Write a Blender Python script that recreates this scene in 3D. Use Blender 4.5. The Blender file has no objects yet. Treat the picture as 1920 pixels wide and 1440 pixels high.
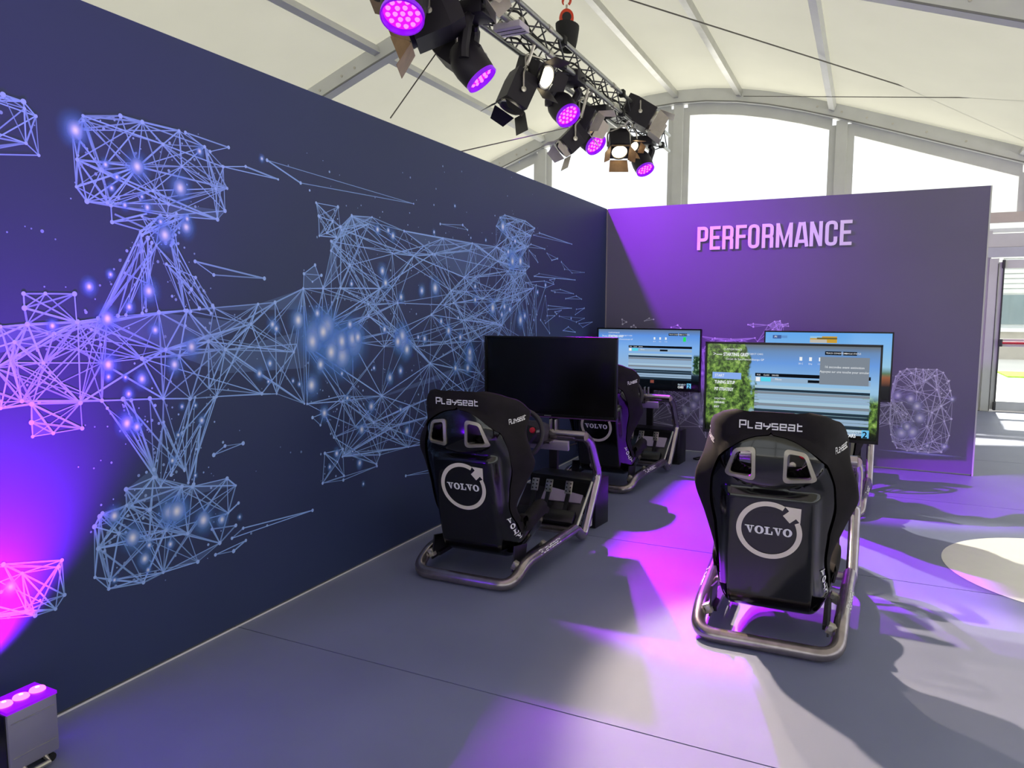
import bpy, bmesh, math, random
import numpy as np
from mathutils import Vector, Matrix, Euler
random.seed(11)
scene = bpy.context.scene
col = scene.collection
R = math.radians

# ------------------------------------------------------------------ camera
cam_d = bpy.data.cameras.new('camera'); cam = bpy.data.objects.new('camera', cam_d); col.objects.link(cam)
cam_d.sensor_width = 36.0; cam_d.lens = 1359.0*36/1920; cam_d.clip_start = 0.05; cam_d.clip_end = 400
ax = Vector((0.899, 0.438, 0.003)).normalized(); fz = Vector((-0.436, 0.894, -0.0998)).normalized()
ay = (-fz).cross(ax).normalized(); ax = ay.cross(-fz).normalized()
m = Matrix((ax, ay, -fz)).transposed().to_4x4(); m.translation = (2.504, -7.400, 1.430)
cam.matrix_world = m
scene.camera = cam

# ------------------------------------------------------------------ sky, sun, exposure
SKY = 1.55; SUN = 11.0; EXPO = 0.0
world = bpy.data.worlds.new('sky'); scene.world = world; world.use_nodes = True
wn = world.node_tree; bg = wn.nodes['Background']
bg.inputs['Color'].default_value = (0.93, 0.97, 1.0, 1); bg.inputs['Strength'].default_value = SKY
sd = bpy.data.lights.new('sun', 'SUN'); sd.energy = SUN; sd.angle = R(1.5); sd.color = (1.0, 0.96, 0.88)
sun = bpy.data.objects.new('sun', sd); col.objects.link(sun)
sun.rotation_euler = Vector((-0.14, -1.97, -2.05)).to_track_quat('-Z', 'Y').to_euler()
scene.view_settings.view_transform = 'Standard'; scene.view_settings.look = 'None'
scene.view_settings.exposure = EXPO; scene.view_settings.gamma = 1.0; scene.view_settings.use_curve_mapping = False
scene.cycles.transparent_max_bounces = 64
scene.cycles.max_bounces = 6; scene.cycles.diffuse_bounces = 4; scene.cycles.glossy_bounces = 3
scene.cycles.adaptive_threshold = 0.04
scene.cycles.sample_clamp_indirect = 6.0

# ------------------------------------------------------------------ materials
MATS = {}
def srgb(r, g, b):
    f = lambda c: (c/255/12.92) if c/255 <= 0.04045 else ((c/255+0.055)/1.055)**2.4
    return (f(r), f(g), f(b))
def mat(name, colr, rough=0.5, metal=0.0, spec=0.5, emit=None, estr=0.0, noise=0.0, nscale=8.0, bump=0.0, bscale=200.0, coat=0.0):
    if name in MATS: return MATS[name]
    M = bpy.data.materials.new(name); M.use_nodes = True; nt = M.node_tree; b = nt.nodes['Principled BSDF']
    b.inputs['Base Color'].default_value = (*colr, 1); b.inputs['Roughness'].default_value = rough
    b.inputs['Metallic'].default_value = metal; b.inputs['Specular IOR Level'].default_value = spec
    if coat: b.inputs['Coat Weight'].default_value = coat; b.inputs['Coat Roughness'].default_value = 0.05
    if emit: b.inputs['Emission Color'].default_value = (*emit, 1); b.inputs['Emission Strength'].default_value = estr
    if noise or bump:
        tc = nt.nodes.new('ShaderNodeTexCoord')
    if noise:
        n = nt.nodes.new('ShaderNodeTexNoise'); n.inputs['Scale'].default_value = nscale; n.inputs['Detail'].default_value = 6
        nt.links.new(tc.outputs['Object'], n.inputs['Vector'])
        mr = nt.nodes.new('ShaderNodeMapRange'); mr.inputs[1].default_value = 0.3; mr.inputs[2].default_value = 0.7
        mr.inputs[3].default_value = 1-noise; mr.inputs[4].default_value = 1+noise
        nt.links.new(n.outputs['Fac'], mr.inputs[0])
        mx = nt.nodes.new('ShaderNodeVectorMath'); mx.operation = 'SCALE'; mx.inputs[0].default_value = colr
        nt.links.new(mr.outputs[0], mx.inputs['Scale']); nt.links.new(mx.outputs[0], b.inputs['Base Color'])
    if bump:
        n2 = nt.nodes.new('ShaderNodeTexNoise'); n2.inputs['Scale'].default_value = bscale; n2.inputs['Detail'].default_value = 3
        nt.links.new(tc.outputs['Object'], n2.inputs['Vector'])
        bp = nt.nodes.new('ShaderNodeBump'); bp.inputs['Strength'].default_value = bump; bp.inputs['Distance'].default_value = 0.002
        nt.links.new(n2.outputs['Fac'], bp.inputs['Height']); nt.links.new(bp.outputs[0], b.inputs['Normal'])
    MATS[name] = M; return M
def emat(name, colr, strength):
    if name in MATS: return MATS[name]
    M = bpy.data.materials.new(name); M.use_nodes = True; nt = M.node_tree; nt.nodes.clear()
    e = nt.nodes.new('ShaderNodeEmission'); e.inputs[0].default_value = (*colr, 1); e.inputs[1].default_value = strength
    o = nt.nodes.new('ShaderNodeOutputMaterial'); nt.links.new(e.outputs[0], o.inputs[0]); MATS[name] = M; return M

def membrane(name, colr, trans, diff):
    M = bpy.data.materials.new(name); M.use_nodes = True; nt = M.node_tree; nt.nodes.clear()
    t = nt.nodes.new('ShaderNodeBsdfTranslucent'); d = nt.nodes.new('ShaderNodeBsdfDiffuse'); a = nt.nodes.new('ShaderNodeAddShader')
    tc = nt.nodes.new('ShaderNodeTexCoord'); n = nt.nodes.new('ShaderNodeTexNoise'); n.inputs['Scale'].default_value = 1.3; n.inputs['Detail'].default_value = 5
    nt.links.new(tc.outputs['Object'], n.inputs['Vector'])
    mr = nt.nodes.new('ShaderNodeMapRange'); mr.inputs[3].default_value = 0.93; mr.inputs[4].default_value = 1.05
    nt.links.new(n.outputs['Fac'], mr.inputs[0])
    for node, k in ((t, trans), (d, diff)):
        s = nt.nodes.new('ShaderNodeVectorMath'); s.operation = 'SCALE'; s.inputs[0].default_value = [c*k for c in colr]
        nt.links.new(mr.outputs[0], s.inputs['Scale']); nt.links.new(s.outputs[0], node.inputs['Color'])
    nt.links.new(t.outputs[0], a.inputs[0]); nt.links.new(d.outputs[0], a.inputs[1])
    o = nt.nodes.new('ShaderNodeOutputMaterial'); nt.links.new(a.outputs[0], o.inputs[0]); MATS[name] = M; return M
def glass(name, tint, gl=0.06):
    M = bpy.data.materials.new(name); M.use_nodes = True; nt = M.node_tree; nt.nodes.clear()
    t = nt.nodes.new('ShaderNodeBsdfTransparent'); t.inputs[0].default_value = (*tint, 1)
    g = nt.nodes.new('ShaderNodeBsdfGlossy'); g.inputs['Roughness'].default_value = 0.03
    x = nt.nodes.new('ShaderNodeMixShader'); x.inputs[0].default_value = gl
    nt.links.new(t.outputs[0], x.inputs[1]); nt.links.new(g.outputs[0], x.inputs[2])
    o = nt.nodes.new('ShaderNodeOutputMaterial'); nt.links.new(x.outputs[0], o.inputs[0]); MATS[name] = M; return M

# ------------------------------------------------------------------ mesh helpers
class MB:
    def __init__(s): s.v = []; s.f = []
    def add(s, vs, fs):
        o = len(s.v); s.v += [tuple(v) for v in vs]; s.f += [tuple(i+o for i in f) for f in fs]; return s
    def box(s, c, d, rot=None, bev=0.0):
        x, y, z = d[0]/2, d[1]/2, d[2]/2
        if bev <= 0:
            vs = [Vector((a*x, b*y, e*z)) for a in (-1, 1) for b in (-1, 1) for e in (-1, 1)]
            fs = [(0,1,3,2),(4,6,7,5),(0,4,5,1),(2,3,7,6),(0,2,6,4),(1,5,7,3)]
        else:
            bm = bmesh.new(); bmesh.ops.create_cube(bm, size=1.0)
            for v in bm.verts: v.co = Vector((v.co.x*d[0], v.co.y*d[1], v.co.z*d[2]))
            bmesh.ops.bevel(bm, geom=bm.edges[:], offset=bev, segments=2, affect='EDGES', profile=0.5)
            bm.verts.index_update(); vs = [v.co.copy() for v in bm.verts]; fs = [tuple(v.index for v in f.verts) for f in bm.faces]; bm.free()
        M = (Euler(rot).to_matrix() if rot is not None and not isinstance(rot, Matrix) else (rot or Matrix.Identity(3)))
        return s.add([M @ v + Vector(c) for v in vs], fs)
    def tube(s, path, r, seg=12, caps=True, closed=False):
        P = [Vector(p) for p in path]; n = len(P)
        tan = []
        for i in range(n):
            a = P[(i-1) % n] if (closed or i > 0) else P[i]; b = P[(i+1) % n] if (closed or i < n-1) else P[i]
            tan.append((b-a).normalized())
        up = Vector((0, 0, 1)) if abs(tan[0].z) < 0.9 else Vector((1, 0, 0))
        nx = tan[0].cross(up).normalized(); vs = []; fs = []
        for i in range(n):
            nx = (nx - tan[i]*nx.dot(tan[i])).normalized(); ny = tan[i].cross(nx)
            rr = r[i] if hasattr(r, '__len__') else r
            for k in range(seg):
                a = 2*math.pi*k/seg; vs.append(P[i] + nx*math.cos(a)*rr + ny*math.sin(a)*rr)
        m_ = n if closed else n-1
        for i in range(m_):
            for k in range(seg):
                j = ((i+1) % n)*seg
                fs.append((i*seg+k, i*seg+(k+1) % seg, j+(k+1) % seg, j+k))
        if caps and not closed:
            fs.append(tuple(range(seg))[::-1]); fs.append(tuple((n-1)*seg+k for k in range(seg)))
        return s.add(vs, fs)
    def lathe(s, prof, seg=24, M=None):           # prof: (radius, z); axis z, then matrix M (4x4)
        M = M or Matrix.Identity(4); vs = []; fs = []
        for (r, z) in prof:
            for k in range(seg):
                a = 2*math.pi*k/seg; vs.append(M @ Vector((r*math.cos(a), r*math.sin(a), z)))
        for i in range(len(prof)-1):
            for k in range(seg):
                fs.append((i*seg+k, i*seg+(k+1) % seg, (i+1)*seg+(k+1) % seg, (i+1)*seg+k))
        return s.add(vs, fs)
    def disc(s, c, nrm, r, seg=20, ry=None):
        q = Vector(nrm).to_track_quat('Z', 'Y').to_matrix(); vs = [q @ Vector((r*math.cos(2*math.pi*k/seg), (ry or r)*math.sin(2*math.pi*k/seg), 0)) + Vector(c) for k in range(seg)]
        return s.add(vs, [tuple(range(seg))])
    def prism(s, poly, z0, z1, M=None):           # 2D polygon extruded along z
        M = M or Matrix.Identity(4); n = len(poly)
        vs = [M @ Vector((p[0], p[1], z0)) for p in poly] + [M @ Vector((p[0], p[1], z1)) for p in poly]
        fs = [tuple(range(n))[::-1], tuple(range(n, 2*n))] + [(i, (i+1) % n, n+(i+1) % n, n+i) for i in range(n)]
        return s.add(vs, fs)
    def build(s, name, material, parent=None, smooth=True, ang=35):
        me = bpy.data.meshes.new(name); me.from_pydata([tuple(v) for v in s.v], [], s.f); me.update()
        bm = bmesh.new(); bm.from_mesh(me); bmesh.ops.recalc_face_normals(bm, faces=bm.faces[:]); bm.to_mesh(me); bm.free()
        if smooth:
            me.shade_smooth(); me.set_sharp_from_angle(angle=R(ang))
        me.materials.append(material)
        o = bpy.data.objects.new(name, me); col.objects.link(o)
        if parent: o.parent = parent
        return o
def raw(name, v, f, material, parent=None, smooth=False):   # keep face orientation
    me = bpy.data.meshes.new(name); me.from_pydata([tuple(p) for p in v], [], f); me.update()
    if smooth: me.shade_smooth()
    me.materials.append(material); o = bpy.data.objects.new(name, me); col.objects.link(o)
    if parent: o.parent = parent
    return o
def tag(o, label=None, cat=None, group=None, kind=None):
    if label: o['label'] = label
    if cat: o['category'] = cat
    if group: o['group'] = group
    if kind: o['kind'] = kind
    return o
def empty(name, loc=(0, 0, 0), rz=0.0):
    o = bpy.data.objects.new(name, None); col.objects.link(o); o.location = loc; o.rotation_euler = (0, 0, rz); o.empty_display_size = 0.1; return o
def copy_tree(o, parent=None):
    c = o.copy(); col.objects.link(c); c.parent = parent
    for ch in list(o.children): copy_tree(ch, c)
    return c
def fillet(pts, rad, n=5, closed=False):
    out = []; N = len(pts); P = [Vector(p) for p in pts]
    for i in range(N):
        if not closed and i in (0, N-1): out.append(P[i]); continue
        a, b, c = P[i-1], P[i], P[(i+1) % N]; d1 = (a-b); d2 = (c-b)
        r = min(rad, d1.length*0.49, d2.length*0.49); p0 = b+d1.normalized()*r; p1 = b+d2.normalized()*r
        for k in range(n+1):
            t = k/n; out.append(p0*(1-t)**2 + b*2*t*(1-t) + p1*t*t)
    return out
def lookM(loc, direction, up='Y'):
    return Matrix.Translation(loc) @ Vector(direction).to_track_quat('Z', up).to_matrix().to_4x4()

# ------------------------------------------------------------------ lettering (stroke glyphs -> flat quads)
def ribbon(path, w, closed=False):
    P = [Vector((p[0], p[1])) for p in path]; n = len(P); L = []; Q = []
    for i in range(n):
        a = P[i-1] if (closed or i > 0) else None; c = P[(i+1) % n] if (closed or i < n-1) else None
        d1 = (P[i]-a).normalized() if a is not None else None; d2 = (c-P[i]).normalized() if c is not None else None
        d1 = d1 or d2; d2 = d2 or d1
        n1 = Vector((-d1.y, d1.x)); n2 = Vector((-d2.y, d2.x)); mm = n1+n2
        mm = mm.normalized() if mm.length > 1e-6 else n1
        k = min(2.0, 1/max(0.3, mm.dot(n1)))
        L.append((P[i]+mm*w/2*k, P[i]-mm*w/2*k))
    m_ = n if closed else n-1
    for i in range(m_):
        j = (i+1) % n; Q.append((L[i][0], L[j][0], L[j][1], L[i][1]))
    return Q
def f2(pts, r, closed=False, n=4):
    return [(p.x, p.y) for p in fillet([(x, y, 0) for x, y in pts], r, n, closed)]
def glyph_block(ch):
    a = .068; W = .392; s = .136
    E = [([(a, 0), (a, 1)], 0), ([(a, 1-a), (W+.05, 1-a)], 0), ([(a, .52), (W+.01, .52)], 0), ([(a, a), (W+.05, a)], 0)]
    G = {'P': ([([(a, 0), (a, 1)], 0), (f2([(a, 1-a), (W, 1-a), (W, .43), (a, .43)], .13), 0)], .54),
         'E': (E, .53), 'F': (E[:3], .51),
         'R': ([([(a, 0), (a, 1)], 0), (f2([(a, 1-a), (W, 1-a), (W, .48), (a, .48)], .13), 0), (f2([(.15, .48), (W, .48), (W, 0)], .12), 0)], .56),
         'O': ([(f2([(a, a), (W, a), (W, 1-a), (a, 1-a)], .16, True), 1)], .56),
         'M': ([([(a, 0), (a, 1)], 0), ([(.58, 0), (.58, 1)], 0), ([(a, .97), (.324, .12), (.58, .97)], 0)], .74),
         'A': ([([(.05, 0), (.2, 1)], 0), ([(.47, 0), (.32, 1)], 0), ([(.13, .22), (.39, .22)], 0), ([(.17, .93), (.35, .93)], 0)], .57),
         'N': ([([(a, 0), (a, 1)], 0), ([(W+.02, 0), (W+.02, 1)], 0), ([(a, .96), (W+.02, .04)], 0)], .58),
         'C': ([(f2([(W, .64), (W, 1-a), (a, 1-a), (a, a), (W, a), (W, .36)], .16), 0)], .55)}
    st, adv = G[ch]; q = []
    for path, cl in st: q += ribbon(path, s, bool(cl))
    return q, adv
def word_playseat():
    G = {'P': [[(0, 0), (0, 1), (.8, 1), (.8, .45), (.15, .45)]], 'L': [[(.05, 1), (.05, .08), (.7, .08)]],
         'a': [[(0, .78), (.75, .78), (.75, .06), (0, .06), (0, .42), (.75, .42)]],
         'y': [[(0, .78), (0, .42), (.8, .42)], [(.8, .78), (.8, .42), (.35, .0)]],
         's': [[(.78, .78), (0, .78), (0, .42), (.75, .42), (.75, .06), (0, .06)]],
         'e': [[(.78, .06), (0, .06), (0, .78), (.75, .78), (.75, .42), (0, .42)]],
         't': [[(.08, 1), (.08, .06), (.7, .06)], [(.08, .7), (.65, .7)]]}
    q = []; x = 0
    for ch in 'PLayseat':
        for p in G[ch]: q += [tuple((v.x+x, v.y) for v in qq) for qq in ribbon(p, .17)]
        x += 1.06
    return q, x-.2
def word_volvo():
    V = [[(.1, 1), (.42, 1), (.69, 0), (.5, 0)], [(.74, 1), (.88, 1), (.67, 0), (.55, 0)], [(-.04, 1), (.54, 1), (.54, .86), (-.04, .86)], [(.62, 1), (1.06, 1), (1.06, .86), (.62, .86)]]
    O = []
    for k in range(20):
        a, b = 2*math.pi*k/20, 2*math.pi*(k+1)/20
        O.append([(.52+.54*math.cos(a), .5+.53*math.sin(a)), (.52+.54*math.cos(b), .5+.53*math.sin(b)), (.52+.21*math.cos(b), .5+.37*math.sin(b)), (.52+.21*math.cos(a), .5+.37*math.sin(a))])
    Lg = [[(.15, 1), (.45, 1), (.45, 0), (.15, 0)], [(0, 1), (.62, 1), (.62, .86), (0, .86)], [(0, .15), (.95, .15), (.95, 0), (0, 0)], [(.8, .45), (.95, .45), (.95, 0), (.8, 0)]]
    letters = []
    x = 0
    for g, adv in ((V, 1.12), (O, 1.14), (Lg, 1.02), (V, 1.12), (O, 1.1)):
        letters.append([[(px+x, py) for px, py in q] for q in g]); x += adv
    return letters, x
def quads_mesh(quads, fn, name, material, parent):
    v = []; f = []
    for q in quads:
        o = len(v); v += [fn(p[0], p[1]) for p in q]; f.append((o, o+1, o+2, o+3))
    return raw(name, v, f, material, parent)
def text_mesh(s, size, M, name, material, parent, align='LEFT', sx=1.0, bold=0.0):
    cu = bpy.data.curves.new(name, 'FONT'); cu.body = s; cu.size = size; cu.align_x = align; cu.offset = bold*size; cu.resolution_u = 2
    t = bpy.data.objects.new(name, cu); me = bpy.data.meshes.new_from_object(t); bpy.data.objects.remove(t); bpy.data.curves.remove(cu)
    me.transform(Matrix.Diagonal((sx, 1, 1, 1))); me.transform(M); me.materials.clear(); me.materials.append(material)
    o = bpy.data.objects.new(name, me); col.objects.link(o); o.parent = parent; return o

# ------------------------------------------------------------------ palette
white_alu = mat('painted_aluminium', srgb(205, 206, 203), 0.45, 0.0, 0.4, noise=.05, nscale=3)
grey_alu = mat('anodised_aluminium', srgb(190, 190, 186), 0.35, 0.6, noise=.08, nscale=5)
truss_alu = mat('truss_aluminium', srgb(165, 167, 165), 0.32, 0.85, noise=.08, nscale=10)
black_paint = mat('black_powder_coat', srgb(22, 20, 26), 0.42, 0.0, 0.4, bump=.25, bscale=300)
black_satin = mat('black_satin_plastic', srgb(14, 13, 17), 0.35, 0.0, 0.5, noise=.1, nscale=20)
gloss_black = mat('gloss_black_shell', srgb(9, 8, 10), 0.13, 0.0, 0.5, noise=.15, nscale=6, coat=.4)
suede = mat('dark_suede', srgb(30, 26, 29), 0.9, 0.0, 0.25, noise=.2, nscale=14, bump=.5, bscale=500)
gun_tube = mat('gunmetal_tube', srgb(158, 148, 150), 0.24, 0.9, noise=.25, nscale=18)
chrome_tube = mat('polished_tube', srgb(175, 165, 175), 0.2, 0.95, noise=.12, nscale=14)
cream_vinyl = mat('cream_vinyl', srgb(226, 216, 200), 0.5, noise=.03, nscale=20)
white_vinyl = mat('white_vinyl', srgb(236, 234, 236), 0.5, noise=.02, nscale=20)
beige_ring = mat('satin_metal_ring', srgb(170, 163, 150), 0.35, 0.5, noise=.06, nscale=20)
steel = mat('zinc_steel', srgb(190, 186, 178), 0.3, 0.9, noise=.1, nscale=30)
lamp_black = mat('lamp_housing', srgb(30, 26, 36), 0.5, 0.1, 0.4, noise=.12, nscale=9)
amber_leaf = mat('amber_leaf', srgb(150, 120, 90), 0.5, 0.3, noise=.15, nscale=14)
pale_leaf = mat('pale_leaf', srgb(190, 182, 172), 0.5, 0.2, noise=.08, nscale=14)
orange_paint = mat('orange_paint', srgb(205, 62, 28), 0.4, noise=.1, nscale=30)
rubber = mat('black_rubber', srgb(12, 12, 13), 0.75, noise=.1, nscale=30)
wire_steel = mat('steel_cable', srgb(95, 92, 86), 0.5, 0.5, noise=.1, nscale=40)
pvc = glass('clear_pvc_pane', (0.97, 0.98, 0.98), 0.05)
door_glass = glass('clear_door_glass', (0.95, 0.98, 0.97), 0.05)
navy = mat('navy_print_panel', srgb(48, 58, 94), 0.55, 0.0, 0.35, noise=.05, nscale=1.2)
plum = mat('plum_grey_print_panel', srgb(112, 106, 134), 0.55, 0.0, 0.35, noise=.04, nscale=1.1)
carpet = mat('grey_carpet', srgb(122, 128, 156), 0.36, 0.0, 0.6, noise=.10, nscale=1.6, bump=.6, bscale=900)
underlay = mat('dark_underlay', srgb(48, 48, 54), 0.9, noise=.1, nscale=6)
fabric_roof = membrane('roof_membrane', srgb(248, 246, 226), 0.132, 0.45)
fabric_wall = membrane('sidewall_membrane', srgb(240, 240, 234), 0.15, 0.45)

# ------------------------------------------------------------------ floor: carpet strips on an underlay
fl = empty('floor'); tag(fl, kind='structure')
base = MB().box((0.5, -4.8, -0.02), (16, 20.6, 0.028)).build('underlay', underlay, fl, smooth=False)
seams = [-15.0, -13.02, -11.04, -9.06, -7.08, -5.10, -3.11, -1.13, .85, 2.83, 5.05]
for a, b in zip(seams[:-1], seams[1:]):
    MB().box((-.54, (a+b)/2, -0.003), (14.9, b-a-0.006, 0.006)).build('carpet_strip', carpet, fl, smooth=False)

# ------------------------------------------------------------------ left partition with printed mural
wl = MB().box((-.03, -4.55, 1.257), (.06, 9.1, 2.486)).build('wall_left', navy, None, smooth=False); tag(wl, kind='structure')
wb = MB().box((1.70, .03, 1.257), (3.39, .06, 2.486)).build('wall_back', plum, None, smooth=False); tag(wb, kind='structure')
t1 = MB().box((.003, -4.56, .004), (.005, 9.08, .006)).build('baseboard_left', mat('pale_floor_strip', srgb(225, 222, 226), .5, noise=.04), None, smooth=False); tag(t1, kind='structure')
t2 = MB().box((.004, -.006, 1.25), (.008, .012, 2.48)).build('trim_1', mat('corner_strip', srgb(150, 142, 150), .5, noise=.04), None, smooth=False); tag(t2, kind='structure')
t3 = MB().box((3.398, .03, 1.25), (.012, .064, 2.5)).build('trim_2', white_alu, None, smooth=False); tag(t3, kind='structure')

def print_material(name, rough=0.55):
    M = bpy.data.materials.new(name); M.use_nodes = True; nt = M.node_tree; nt.nodes.clear()
    at = nt.nodes.new('ShaderNodeAttribute'); at.attribute_name = 'ink'
    d = nt.nodes.new('ShaderNodeBsdfPrincipled'); d.inputs['Roughness'].default_value = rough; d.inputs['Specular IOR Level'].default_value = .3
    t = nt.nodes.new('ShaderNodeBsdfTransparent'); x = nt.nodes.new('ShaderNodeMixShader')
    nt.links.new(at.outputs['Color'], d.inputs['Base Color']); nt.links.new(at.outputs['Alpha'], x.inputs[0])
    nt.links.new(t.outputs[0], x.inputs[1]); nt.links.new(d.outputs[0], x.inputs[2])
    o = nt.nodes.new('ShaderNodeOutputMaterial'); nt.links.new(x.outputs[0], o.inputs[0]); return M
ink = print_material('mural_ink')
def ink_mesh(name, v, f, c, parent):
    me = bpy.data.meshes.new(name); me.from_pydata(v, [], f); me.update()
    a = me.color_attributes.new('ink', 'FLOAT_COLOR', 'POINT'); a.data.foreach_set('color', np.array(c, dtype=np.float32).ravel())
    me.materials.append(ink); o = bpy.data.objects.new(name, me); col.objects.link(o); o.parent = parent; tag(o, kind='stuff'); return o
def mural(parent, Pt, Ed, Nd, Dt, Gl, Fi, put, line_c, dot_c, glow_o, glow_i, lw, seed, clip):
    rnd = random.Random(seed); P = [(Pt[i]/1000, Pt[i+1]/1000) for i in range(0, len(Pt), 2)]
    v = []; f = []; c = []
    for k, poly in enumerate(Fi):                                   # pale facets
        o = len(v); v += [put(clip(y/1000), z/1000, .0003+k*.00002) for y, z in poly]; c += [tuple(.86*a_+.14*b_ for a_, b_ in zip(srgb(48, 58, 94), line_c))+(1.0,)]*len(poly); f.append(tuple(range(o, o+len(poly))))
    if f: ink_mesh('mural_facets', v, f, c, parent)
    v = []; f = []; c = []
    for k in range(0, len(Gl), 3):                                  # printed soft dots
        y, z, r = Gl[k]/1000, Gl[k+1]/1000, Gl[k+2]/1000; r *= 1.0 if r > .06 else 1.3; h = .0011+(k//3)*.000009; o = len(v); S = 18; big = r > .15
        v.append(put(y, z, h)); c.append((*(glow_o if big else glow_i), .5 if big else 1.0))
        for rr, al, mixc in ((.13, .93, .8), (.32, .70, .3), (.58, .38, .08), (.9, .13, 0.), (1.3, .0, 0.)):
            cc = tuple(glow_i[q]*mixc+glow_o[q]*(1-mixc) for q in range(3))
            for s in range(S):
                a = 2*math.pi*s/S; v.append(put(y+r*rr*math.cos(a), z+r*rr*math.sin(a)*1.12, h)); c.append((*cc, al*(1 if not big else .5)))
        for s in range(S): f.append((o, o+1+s, o+1+(s+1) % S))
        for q in range(4):
            for s in range(S): f.append((o+1+q*S+s, o+1+(q+1)*S+s, o+1+(q+1)*S+(s+1) % S, o+1+q*S+(s+1) % S))
    ink_mesh('mural_soft_dots', v, f, c, parent)
    v = []; f = []; c = []
    for i in range(0, len(Ed), 2):                                  # thin lines
        a, b = Vector(P[Ed[i]]), Vector(P[Ed[i+1]]); d = b-a
        if d.length < .004: continue
        w = lw*rnd.choice((.55, .7, .7, .9, 1.15)); n = Vector((-d.y, d.x)).normalized()*w/2; h = .0007+rnd.random()*.0002; al = rnd.uniform(.55, .95)
        o = len(v); v += [put(*q, h) for q in (a+n, b+n, b-n, a-n)]; f.append((o, o+1, o+2, o+3)); c += [(*line_c, al)]*4
    ink_mesh('mural_lines', v, f, c, parent)
    v = []; f = []; c = []
    def dot(y, z, r, al, h):
        o = len(v); S = 10
        for s in range(S): v.append(put(y+r*math.cos(2*math.pi*s/S), z+r*math.sin(2*math.pi*s/S), h)); c.append((*dot_c, al))
        f.append(tuple(range(o, o+S)))
    for i in Nd: dot(*P[i], lw*rnd.uniform(.9, 1.6), .95, .0009+.0002*rnd.random())
    for i in range(0, len(Dt), 2): dot(Dt[i]/1000, Dt[i+1]/1000, lw*rnd.choice((.4, .5, .7, 1.0)), rnd.uniform(.45, .9), .0009+.0002*rnd.random())
    ink_mesh('mural_dots', v, f, c, parent)
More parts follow.
